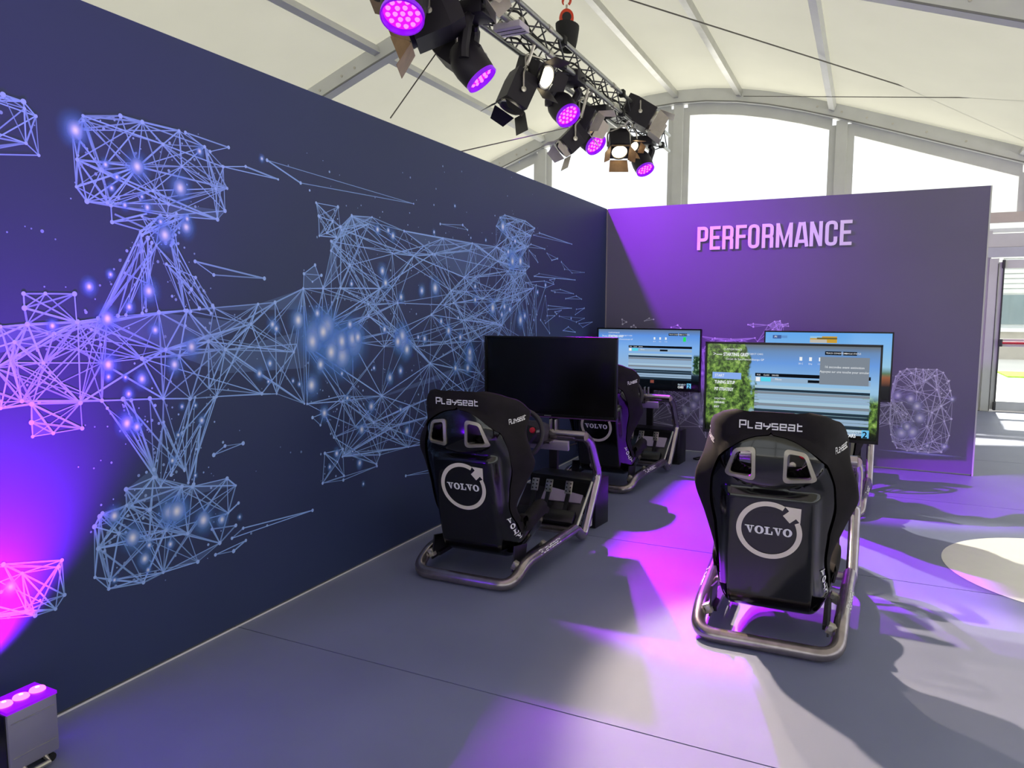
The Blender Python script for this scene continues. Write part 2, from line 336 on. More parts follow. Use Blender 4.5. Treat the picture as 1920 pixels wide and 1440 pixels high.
MUR_P=(-6021,1376,-5991,1258,-5937,1383,-5769,1387,-5772,1101,-5412,1275,-5355,1708,-5314,1429,-5470,2140,-5383,2075,-1259,1875,-1180,1813,-4413,764,-4066,796,-6061,601,-5885,535,-5765,1385,-5654,1391,-3986,941,-3880,676,-5494,1732,-5284,1813,-3447,1407,-3020,1661,-4015,599,-3721,596,-5872,1485,-3022,1369,-2791,981,-3397,1787,-3298,1900,-4047,551,-4333,1549,-4097,1468,-6427,520,-6173,451,-4359,1810,-4327,1868,-1993,1950,-1921,1977,-2122,1751,-1966,1490,-2488,1808,-2428,1788,-2843,1897,-5771,1486,-3695,852,-4491,1904,-4433,1825,-3863,1764,-3815,1477,-5171,1061,-4962,1370,-2424,1800,-2346,2101,-3134,1036,-2694,892,-4329,664,-2750,1212,-3291,1470,-5707,1813,-5497,1970,-4099,1403,-4031,1464,-2315,1757,-2193,1832,-5303,1429,-5470,378,-5183,416,-5616,1810,-3987,1557,-3621,1210,-2191,1747,-2118,1361,-5202,1299,-4694,1229,-2409,2068,-2345,1994,-5691,1100,-5464,730,-5434,1080,-2123,1784,-5755,454,-5713,684,-3237,1300,-2950,834,-4334,949,-5113,1261,-5615,1751,-5468,1799,-6439,1195,-6235,1257,-5851,1349,-5771,1009,-4245,963,-5981,1325,-3507,754,-2750,1520,-2541,1906,-5652,590,-4616,1538,-4610,965,-2195,2144,-2037,2153,-1525,1703,-1441,1683,-1973,1956,-2574,1500,-5303,1066,-2030,1959,-1922,2046,-5520,1245,-4229,1937,-4171,1778,-5893,1251,-5684,1238,-4508,1967,-4484,904,-3200,1566,-4254,1673,-4077,1910,-5409,1800,-5361,1697,-4245,1027,-5306,2143,-5300,2005,-2539,1345,-3641,1764,-5209,1099,-1278,1627,-945,1596,-2450,1323,-5494,1087,-5349,772,-2400,2156,-4403,1738,-6045,1244,-6037,1113,-2264,1195,-2008,635,-4490,1806,-4581,1245,-2868,1380,-4233,796,-3831,751,-3715,1251,-3464,1097,-5967,2111,-5905,2105,-5970,1129,-2480,2127,-2270,2001,-5365,708,-5313,697,-5940,1116,-5874,1007,-2015,1186,-4386,1889,-2044,1950,-6256,1144,-2951,613,-6067,2093,-4323,1868,-3907,740,-4607,1246,-2507,814,-2288,1898,-5438,1890,-5378,1802,-5596,1004,-5484,771,-3166,1485,-5449,547,-1809,1652,-2495,1424,-2249,1756,-4963,2064,-4766,2040,-2032,1768,-4490,1350,-3740,1904,-4412,1344,-2211,1779,-5689,1399,-5130,693,-5765,1390,-1789,1133,-5517,649,-5346,505,-5490,804,-5436,1422,-5167,1441,-5325,1758,-3428,1792,-5645,1933,-5615,690,-5222,1321,-4916,1459,-4401,1787,-4244,1265,-5868,2068,-2359,1856,-2336,1781,-4910,1047,-4816,1037,-4229,1932,-5566,1442,-5453,1690,-3989,739,-2951,753,-5509,1418,-5434,1681,-6362,1969,-6261,2030,-3830,1260,-3315,394,-3316,365,-2948,1219,-2453,1845,-2907,1902,-4527,1658,-4471,1545,-5903,2084,-5736,557,-5704,392,-4347,649,-3509,582,-3523,1835,-6387,1267,-6241,1364,-2025,2045,-1849,2113,-4318,979,-5670,1413,-1952,1923,-1779,1839,-5370,1848,-2514,1802,-1862,1623,-5560,367,-2022,1756,-4833,2115,-3635,2077,-5746,642,-5351,1244,-2130,1621,-1146,1547,-729,1549,-4189,1363,-2311,1196,-1577,1393,-1397,1392,-6427,692,-5972,392,-3868,1569,-992,1788,-664,1809,-5905,1973,-5183,2105,-5276,2143,-5056,2128,-2343,1739,-6000,420,-5869,428,-2541,2058,-5672,1070,-896,1400,-651,1462,-2946,1845,-5333,717,-5185,1058,-2120,1522,-5470,1706,-5335,1815,-4315,1853,-5903,389,-5492,1427,-3376,885,-6005,552,-5083,651,-5578,1412,-2019,1935,-5108,357,-5036,385,-4809,1468,-5574,1089,-1950,1794,-1297,1387,-865,1329,-5437,986,-5089,2040,-5088,1856,-5413,767,-5281,1069,-4471,1542,-2370,1833,-2449,1913,-5183,1418,-2143,1832,-5937,1116,-5130,1815,-5366,1687,-5285,1425,-2021,1739,-2993,1566,-3954,1224,-5698,423,-2266,1528,-5072,1953,-5614,752,-5391,1695,-2583,1484,-5724,675,-4616,2047,-4609,1611,-5344,1730,-1481,1875,-1348,1898,-5734,1952,-4509,538,-4337,542,-5607,1097,-6429,1343,-2315,1761,-5704,2107,-5560,2141,-5743,1858,-5871,555,-1755,1747,-907,1727,-3753,422,-5493,1716,-1635,1960,-793,1313,-414,1324,-4487,692,-4388,628,-3286,1227,-6079,1906,-5432,1080,-5494,773,-4670,1267,-2869,1668,-6562,1279,-3846,1314,-3040,2013,-2974,1987,-5866,1942,-2175,1931,-5747,2050,-5630,1818,-5133,1942,-1793,1403,-5179,520,-5131,537,-4629,968,-5501,1726,-5611,1409,-5943,1006,-5491,1787,-1801,1178,-2020,1662,-1858,1358,-5526,527,-5689,1401,-5302,369,-5564,1564,-5475,1531,-5308,1065,-3330,1989,-4481,1609,-1834,1888,-5477,1498,-1616,1562,-1515,1238,-5705,2092,-1555,1448,-995,1460,-3298,698,-1360,1406,-1247,1440,-5603,1781,-5413,1724,-4051,1949,-2539,1204,-1487,1611,-1402,1600,-1715,1357,-4515,844,-647,1363,-5254,1631,-5161,1580,-6348,1838,-1588,1928,-2266,1508,-5209,371,-1853,1720,-4549,1574,-5944,1054,-5115,418,-4590,414,-1398,1425,-3398,613,-5135,839,-5032,834,-1072,1287,-890,1233,-5173,1450,-689,1275,-5349,776,-1405,1717,-1617,1640,-5197,810,-1962,1184,-4342,689,-5392,1612,-4872,1577,-1556,1481,-5943,1436,-5156,2091,-1203,1255,-5242,1438,-6162,626,-5260,942,-5091,470,-5943,1483,-1855,1158,-1617,1631,-5071,568,-5354,929,-1611,1328,-874,1577,-4341,1968,-4343,520,-1641,1689,-1428,1669,-5387,1614,-1869,2055,-1750,2084,-5049,446,-5307,705,-870,1451,-5278,1516,-4042,538,-5091,2041,-5255,1565,-5223,489,-1001,2053,-4573,891,-5472,1057)
MUR_E=(0,1,2,3,4,5,6,7,8,9,10,11,12,13,14,15,16,17,18,19,20,21,22,23,24,25,26,3,27,28,29,30,31,24,32,33,34,35,36,37,38,39,40,41,42,43,23,44,2,45,18,46,47,48,49,50,51,52,53,54,55,56,57,24,55,58,59,23,60,61,62,63,64,65,5,66,26,45,67,68,69,61,70,71,72,73,74,75,76,77,1,78,79,80,64,81,82,83,84,85,86,13,74,87,88,89,90,91,1,92,4,93,86,94,95,16,71,96,97,98,83,99,100,101,102,103,104,105,64,106,23,107,108,74,109,110,111,80,112,113,114,115,116,36,117,12,118,97,119,120,121,122,86,123,124,125,58,126,63,127,108,128,129,130,131,40,132,133,76,102,134,77,135,32,136,137,138,139,47,140,101,141,142,97,143,144,145,146,66,74,147,148,43,54,149,16,33,50,150,151,149,115,152,153,137,95,154,155,40,156,157,36,158,110,159,149,49,29,123,25,94,13,160,139,161,148,159,137,134,102,162,63,127,30,163,25,100,164,85,165,166,151,167,168,115,78,169,170,118,171,77,158,141,143,99,172,131,173,174,175,176,177,137,114,131,178,57,25,65,81,179,62,180,30,181,32,43,182,92,183,153,184,185,183,59,97,138,186,187,188,78,189,190,191,121,192,193,30,194,69,195,152,196,197,198,113,199,18,178,41,95,111,161,200,1,4,201,202,203,204,141,199,205,127,206,207,126,138,208,163,209,139,210,211,212,213,214,50,181,113,215,216,71,217,165,138,98,218,219,44,22,171,56,139,74,203,55,217,220,221,147,222,223,224,225,226,217,131,227,29,19,146,23,97,228,229,102,230,151,231,62,145,225,232,58,186,233,211,30,98,234,235,167,236,59,171,77,110,99,67,161,222,237,238,82,239,81,240,241,242,76,134,243,223,197,75,244,51,237,245,116,157,246,247,143,13,248,33,106,110,249,72,146,217,196,75,91,95,181,199,46,96,225,24,250,251,252,253,66,196,63,254,196,87,77,102,167,9,228,91,5,87,126,238,255,256,51,204,212,257,155,4,60,194,125,258,259,260,237,261,191,75,0,185,48,37,262,263,49,227,264,151,265,79,266,267,29,268,45,3,95,149,269,270,198,119,245,271,164,101,54,158,244,66,272,273,162,274,84,171,275,263,146,84,276,272,277,85,34,278,62,254,152,279,208,209,280,211,151,281,274,113,92,16,185,16,205,120,282,283,32,63,52,284,285,189,102,286,287,288,74,51,49,127,92,115,96,146,185,115,227,219,289,133,97,261,290,291,292,293,294,181,92,5,295,166,60,167,148,222,296,43,69,167,6,297,298,81,136,299,65,286,188,68,209,85,300,291,90,159,301,302,0,149,14,278,14,263,294,205,185,244,205,49,202,158,273,192,0,2,151,109,303,238,304,219,298,106,135,274,13,24,305,214,82,306,101,86,261,271,194,61,218,158,154,4,307,72,1,114,147,257,232,163,195,67,106,286,162,112,55,28,167,308,151,230,86,208,160,165,306,99,243,83,195,187,119,113,309,187,199,94,63,70,54,77,310,273,311,72,219,97,312,83,112,33,9,308,241,313,168,236,314,220,315,7,97,107,316,317,318,60,67,184,122,273,319,320,127,193,321,170,49,118,66,52,322,136,69,308,23,271,323,156,27,107,324,325,135,112,43,151,249,178,326,60,47,36,262,327,141,294,328,329,54,102,183,190,92,111,62,70,185,111,330,215,91,0,274,119,209,165,95,92,233,331,92,190,188,279,277,55,58,131,179,86,171,126,39,332,199,33,69,21,13,208,237,53,193,268,223,312,64,298,333,334,113,70,335,336,66,191,70,193,84,27,164,86,337,217,262,253,14,327,76,103,131,271,301,297,213,338,339,289,94,18,131,138,318,61,149,78,195,340,87,341,342,261,32,274,18,146,343,228,78,17,244,74,136,95,344,214,118,217,345,346,277,28,34,262,92,185,212,147,298,286,14,253,134,103,111,87,115,17,113,29,30,44,141,214,337,84,208,19,341,100,126,131,342,44,162,70,25,226,100,141,222,347,100,314,19,226,100,32,330,216,218,348,349,194,305,344,218,166,136,114,307,178,31,163,48,36,232,143,208,46,264,54,131,72,318,350,13,146,351,291,61,258,248,63,190,80,178,352,353,354,87,355,172,354,124,351,225,19,356,276,145,209,57,163,29,219,265,133,141,248,311,178,239,172,326,350,294,135,22,217,342,107,96,277,27,97,257,347,95,4,199,248,152,188,146,126,2,26,141,70,17,5,131,238,357,211,128,87,214,145,204,341,358,93,257,200,30,23,98,237,199,70,359,211,109,106,224,239,182,65,17,244,249,175,349,318,5,244,173,360,150,76,47,157,361,362,324,168,218,296,17,66,83,363,143,25,182,81,51,100,364,272,193,29,350,61,233,272,107,126,324,8,67,172,143,18,364,356,134,281,76,110,274,112,218,53,365,68,125,291,22,84,149,4,18,145,102,231,169,189,213,148,23,304,161,147,366,367,107,271,243,82,114,16,100,199,292,51,74,284,158,106,87,197,363,172,107,138,318,8,292,368,158,281,96,226,42,348,262,275,204,355,23,237,101,117,59,84,214,22,194,300,109,230,175,41,123,31,38,332,369,346,33,214,304,238,318,324,314,370,234,371,34,275,272,372,244,196,341,355,29,142,217,107,295,103,268,237,84,217,158,109,373,374,27,142,318,375,375,325,243,312,96,85,376,377,325,124,195,188,378,28,97,303,229,91,136,0,57,31,211,121,17,111,171,304,379,380,277,378,381,382,311,323,8,124,243,306,243,195,17,190,180,219,108,87,312,306,32,383,158,230,269,51,312,195,141,344,188,184,19,25,307,175,198,32,42,296,384,40,9,351,48,157,199,344,301,7,78,79,224,306,78,80,318,236,340,172,193,219,52,355,342,97,32,70,254,344,9,290,87,75,299,78,159,0,61,8,385,386,128,203,387,374,311,175,1,299,107,238,141,18,57,143,77,81,300,290,388,117,115,80,223,83,223,172,127,227,55,85,244,108,288,389,127,171,11,256,349,326,175,156,145,142,211,7,390,391,278,15,120,29,274,383,294,32,179,32,50,304,222,257,305,145,180,227,68,354,28,56,254,219,114,190,28,58,63,305,232,13,79,51,338,347,164,141,139,186,392,338,79,368,25,146,88,20,384,178,27,271,23,219,77,109,393,316,338,200,162,205,264,76,182,286,43,53,226,160,167,125,225,163,180,127,163,144,337,126,348,158,64,240,218,295,196,74,394,361,395,283,237,81,61,236,13,277,144,96,268,219,5,74,9,125,63,49,149,114,64,182,98,76,86,232,16,183,203,75,396,329,99,187,314,397,54,103,153,354,71,84,201,158,2,16,219,237,205,180,111,5,2,115,52,204,51,197,398,358,166,65,42,218,399,400,343,90,59,142,185,4,148,347,171,342,338,222,135,205,27,58,350,236,354,279,111,244,33,344,197,284,322,228,136,183,167,300,284,204,148,200,401,379,342,303,25,402,403,404,312,152,137,149,142,126,254,127,405,406,211,407,325,258,408,334,363,365,113,120,107,237,331,21,339,409,237,42,237,110,179,199,10,255,61,167,318,69,126,186,80,108,151,158,195,363,309,363,214,71,285,79,356,121,149,17,238,186,165,186,296,77,319,335,71,55,150,77,309,172,163,19,100,294,33,63,22,118,142,138,105,410,326,69,172,365,229,0,131,175,100,355,191,284,12,31,74,52,100,33,163,46,193,118,1,95,116,47,350,167,136,1,166,110,304,131,58,107,362,411,344,145,412,404,296,102,304,342,294,119,150,102,51,87,217,142,223,239,298,281,123,305,179,119,162,120,213,161,83,195,228,136,306,363,94,24,187,172,123,13,142,58,211,21,413,411,252,34,146,55,123,94,80,52,208,25,412,403,74,191,146,160,59,138,414,320,111,190,351,290,141,179,162,49,253,15,103,110,71,146,415,297,390,416,54,110,336,320,218,81,167,124,296,166,225,143,103,230,96,402,76,298,57,94,229,159,85,126,5,196,218,201,16,115,417,377,218,106,418,3,117,57,9,124,344,22,107,131,277,209,22,337,350,69,84,118,166,348,259,419,42,103,84,126,230,106,230,281,59,58,124,258,146,28,91,149,50,127,338,257,42,202,418,45,295,64,132,189,91,2,16,66,27,217,383,180,237,296,125,351,68,279,398,93,420,406,248,62,182,298,415,421,98,65,125,290,422,15,168,300,304,98,30,268,2,185,391,416,239,152,114,92,94,208,324,61,325,8,35,278,117,232,358,4,274,127,74,355,59,238,225,144,230,110,319,414,163,96,25,96,133,423,223,306,85,56,378,85,168,291,85,58,223,195,43,103,305,71,0,92,237,64,53,81,96,378,224,67,103,240,118,304,68,424,148,257,264,77,172,188,386,130,362,173,289,292,198,33,150,134,67,152,183,17,84,56,1,2,326,61,204,100,112,383,179,123,198,254,298,240,42,201,217,58,119,227,42,106,211,297,193,261,375,69,244,128,185,17,159,91,351,300,425,418,50,145,413,173,343,229,164,123,98,77,182,231,70,50,134,202,363,152,179,294,323,426,196,52,301,421,425,3,280,331,252,422,120,49,361,427,294,33,42,109,8,236,140,48,168,308,5,52,306,239,264,150,179,33,43,81,90,228,237,218,172,152,127,29,76,201,13,144,141,232,236,351,425,45,193,304,18,402,76,281,12,86,191,52,225,46,227,27,23,261,71,22,40,73,114,4,287,389,343,91,354,428,33,254,180,29,55,27,385,129,333,408,74,128,429,270,59,237,430,251,284,100,274,120,371,235,172,153,340,354,146,378,149,299,322,90,384,72,340,152,98,166,331,121,71,337,198,383,319,336,233,356,392,257,225,13,378,55,401,380,309,195,202,64,77,151,136,185,162,32,205,113,344,71,117,143,198,70,237,295,86,305,131,261,53,166,35,253,359,192,398,155,141,62,146,22,118,342,258,300,2,92,337,28,324,375,393,317,392,161,340,153,227,193,239,67,181,70,199,62,144,46,278,327,18,305,13,19,214,27,142,131,236,125,35,262,338,147,13,46,111,203,402,378,258,291,146,337,136,149,271,238,82,224,295,202,136,2,166,298,361,413,179,70,60,350,119,112,349,124,264,134,125,308,76,54,172,68,246,431,146,277,271,186,15,263,278,253,58,271,140,432,140,37,58,138,59,55,102,158,324,194,32,50,43,166,119,33,33,70,356,190,181,62,30,219,171,107,318,125,236,300,12,57,200,347,28,138,111,108,278,262,119,254,319,433,65,158,363,67,160,56,59,342,99,363,434,435,299,92,237,202,171,23,66,87,97,126,324,9,31,18,348,231,318,194,53,64,258,308,29,118,190,5,363,187,327,263,436,7,184,354,46,378,107,245,87,284,58,56,138,245,57,18,56,138,27,126,4,17,326,194,295,201,269,423,437,438,97,271,399,439,359,310,0,95,95,114,248,305,277,56,190,66,309,152,85,160,23,131,47,432,126,271,33,62,69,168,358,155,440,423,232,94,223,99,182,240,23,342,110,231,112,205,419,260,397,370,344,146,16,78,84,55,54,151,33,71,44,271,429,269,107,261,111,52,369,345,264,98,84,131,61,125,19,144,146,85,40,426,349,60,356,210,191,197,198,63,268,342,52,197,172,279,357,331,103,231,364,211,35,275,309,153,50,71,204,75,326,318,236,308,136,78,43,64,245,303,441,267,141,181,193,98,70,127,136,92,187,152,85,28,67,365,15,327,1,16,119,383,150,106,296,281,18,163,1,115,100,179,116,48,117,86,46,277,201,65,348,281,114,17,350,125,81,286,274,62,78,170,188,153,84,28,135,119,415,442,363,340,119,70,55,209,218,151,61,9,108,203,433,443,335,320,127,118,128,100,166,281,201,106,187,153,171,97,348,109,0,17,98,295,322,229,444,176,430,250,13,214,306,153,278,275,343,159,359,315,198,181,325,61,296,110,261,303,195,172,75,100,27,238,23,98,87,203,13,163,321,79,343,322,52,75,91,136,53,295,323,73,422,14,30,118,348,230,191,87,154,358,398,4,118,27,442,445,25,46,213,257,95,2,230,231,183,115,19,46,284,75,298,158,22,59,183,5,427,435,59,118,384,323,418,2,70,145,310,21,335,414,16,4,99,239,193,59,179,181,322,91,145,337,115,5,194,325,331,273,63,214,192,21,277,217,415,445,82,312,446,68,295,182,227,30,12,143,248,50,223,340,112,49,304,97,136,4,63,50,444,177,225,208,61,308,75,341,153,68,252,35,140,36,151,110,22,27,438,447,2,114,383,127,375,194,49,180,437,447,69,88,43,295,190,74,171,142,199,305,305,50,170,289,174,72,108,51,445,407,225,25,357,356,62,214,372,207,356,372,32,119,225,18,342,58,269,293,116,432,418,26,86,143,116,37,53,202,375,9,27,304,285,170,237,182,184,279,155,93,243,99,4,183,62,50,151,102,448,117,201,166,80,5,121,315,16,191,217,126,312,99,375,167,199,123,87,52,60,69,70,254,86,18,296,182,67,188,91,137,83,188,80,244,143,163,76,151,100,221,254,49,44,237,119,63,226,378,183,111,187,67,224,99,28,165,72,352,194,350,75,355,133,368,306,67,336,414,198,120,274,205,22,193,35,263,157,432,157,37,23,27,212,392,275,327,349,8,55,142,115,111,363,188,319,443,151,348,98,201,299,114,261,245,115,190,144,25,198,49,99,195,349,324,104,410,277,160,243,187,219,98,94,143,361,434,172,184,258,351,240,286,154,398,253,275,289,409,153,279,439,400,160,28,82,223,349,375,42,158,51,203,205,383,258,290,1,149,432,37,420,405,114,183,164,179,218,43,151,286,294,120,135,162,174,40,13,18,264,230,154,93,209,160,18,144,309,340,92,17,189,289,205,70,278,263,118,107,171,27,271,303,266,441,88,21,446,424,119,205,395,282,137,299,299,17,63,344,118,23,23,268,145,71,142,107,8,125,194,8,50,59,313,242,353,428,425,26,74,197,262,15,163,226,140,157,188,365,171,58,190,196,448,388,27,131,431,247,209,28,202,182,53,230,213,147,223,188,14,262,422,275,187,340,396,328,244,87,222,200,161,338,127,23,174,178,107,303,321,133,24,208,254,50,101,232,306,365,378,209,228,159,342,237,387,373,90,229,9,258,4,115,62,344,65,298,417,376)
MUR_N=(0,2,3,4,5,6,7,8,9,10,11,12,13,14,15,16,17,18,20,21,22,23,24,25,26,27,28,29,30,31,32,33,34,35,36,37,38,39,40,41,45,47,48,49,50,51,52,55,57,58,60,61,62,64,66,67,68,69,70,71,72,73,74,75,76,78,79,80,81,82,83,84,85,86,87,88,90,91,92,93,95,96,97,98,99,100,101,102,103,104,105,106,107,108,110,111,112,114,115,116,117,118,119,121,122,124,125,126,127,129,130,131,132,133,134,135,136,137,138,139,140,141,146,147,148,149,150,151,152,153,154,155,156,157,158,159,160,161,162,163,166,167,168,169,170,171,172,173,174,175,176,177,178,179,180,182,183,184,185,186,187,188,189,190,191,192,193,194,195,197,198,199,200,203,204,205,206,207,210,211,212,213,215,216,217,218,219,220,221,222,223,224,225,226,228,229,230,231,233,234,235,236,237,238,239,240,241,242,243,244,246,247,249,250,251,252,253,255,256,257,258,259,260,261,262,263,264,265,266,267,269,270,271,272,273,274,275,276,277,278,279,280,282,283,284,285,286,287,288,289,290,291,292,293,294,297,299,300,301,302,303,305,306,307,308,309,310,311,312,313,314,315,316,317,318,319,320,321,322,323,324,325,326,327,328,329,330,331,332,333,334,335,336,338,339,340,342,343,344,345,346,347,349,350,351,352,353,354,355,356,357,358,359,360,361,362,363,364,365,368,369,370,371,372,373,374,375,376,377,379,380,383,384,385,386,387,388,389,390,391,392,393,394,395,396,397,398,399,400,401,403,404,405,406,407,408,409,410,411,412,413,414,415,416,417,418,419,420,421,422,423,424,425,426,427,428,429,430,431,432,433,434,435,437,438,439,440,441,442,443,444,445,446,447,448,449)
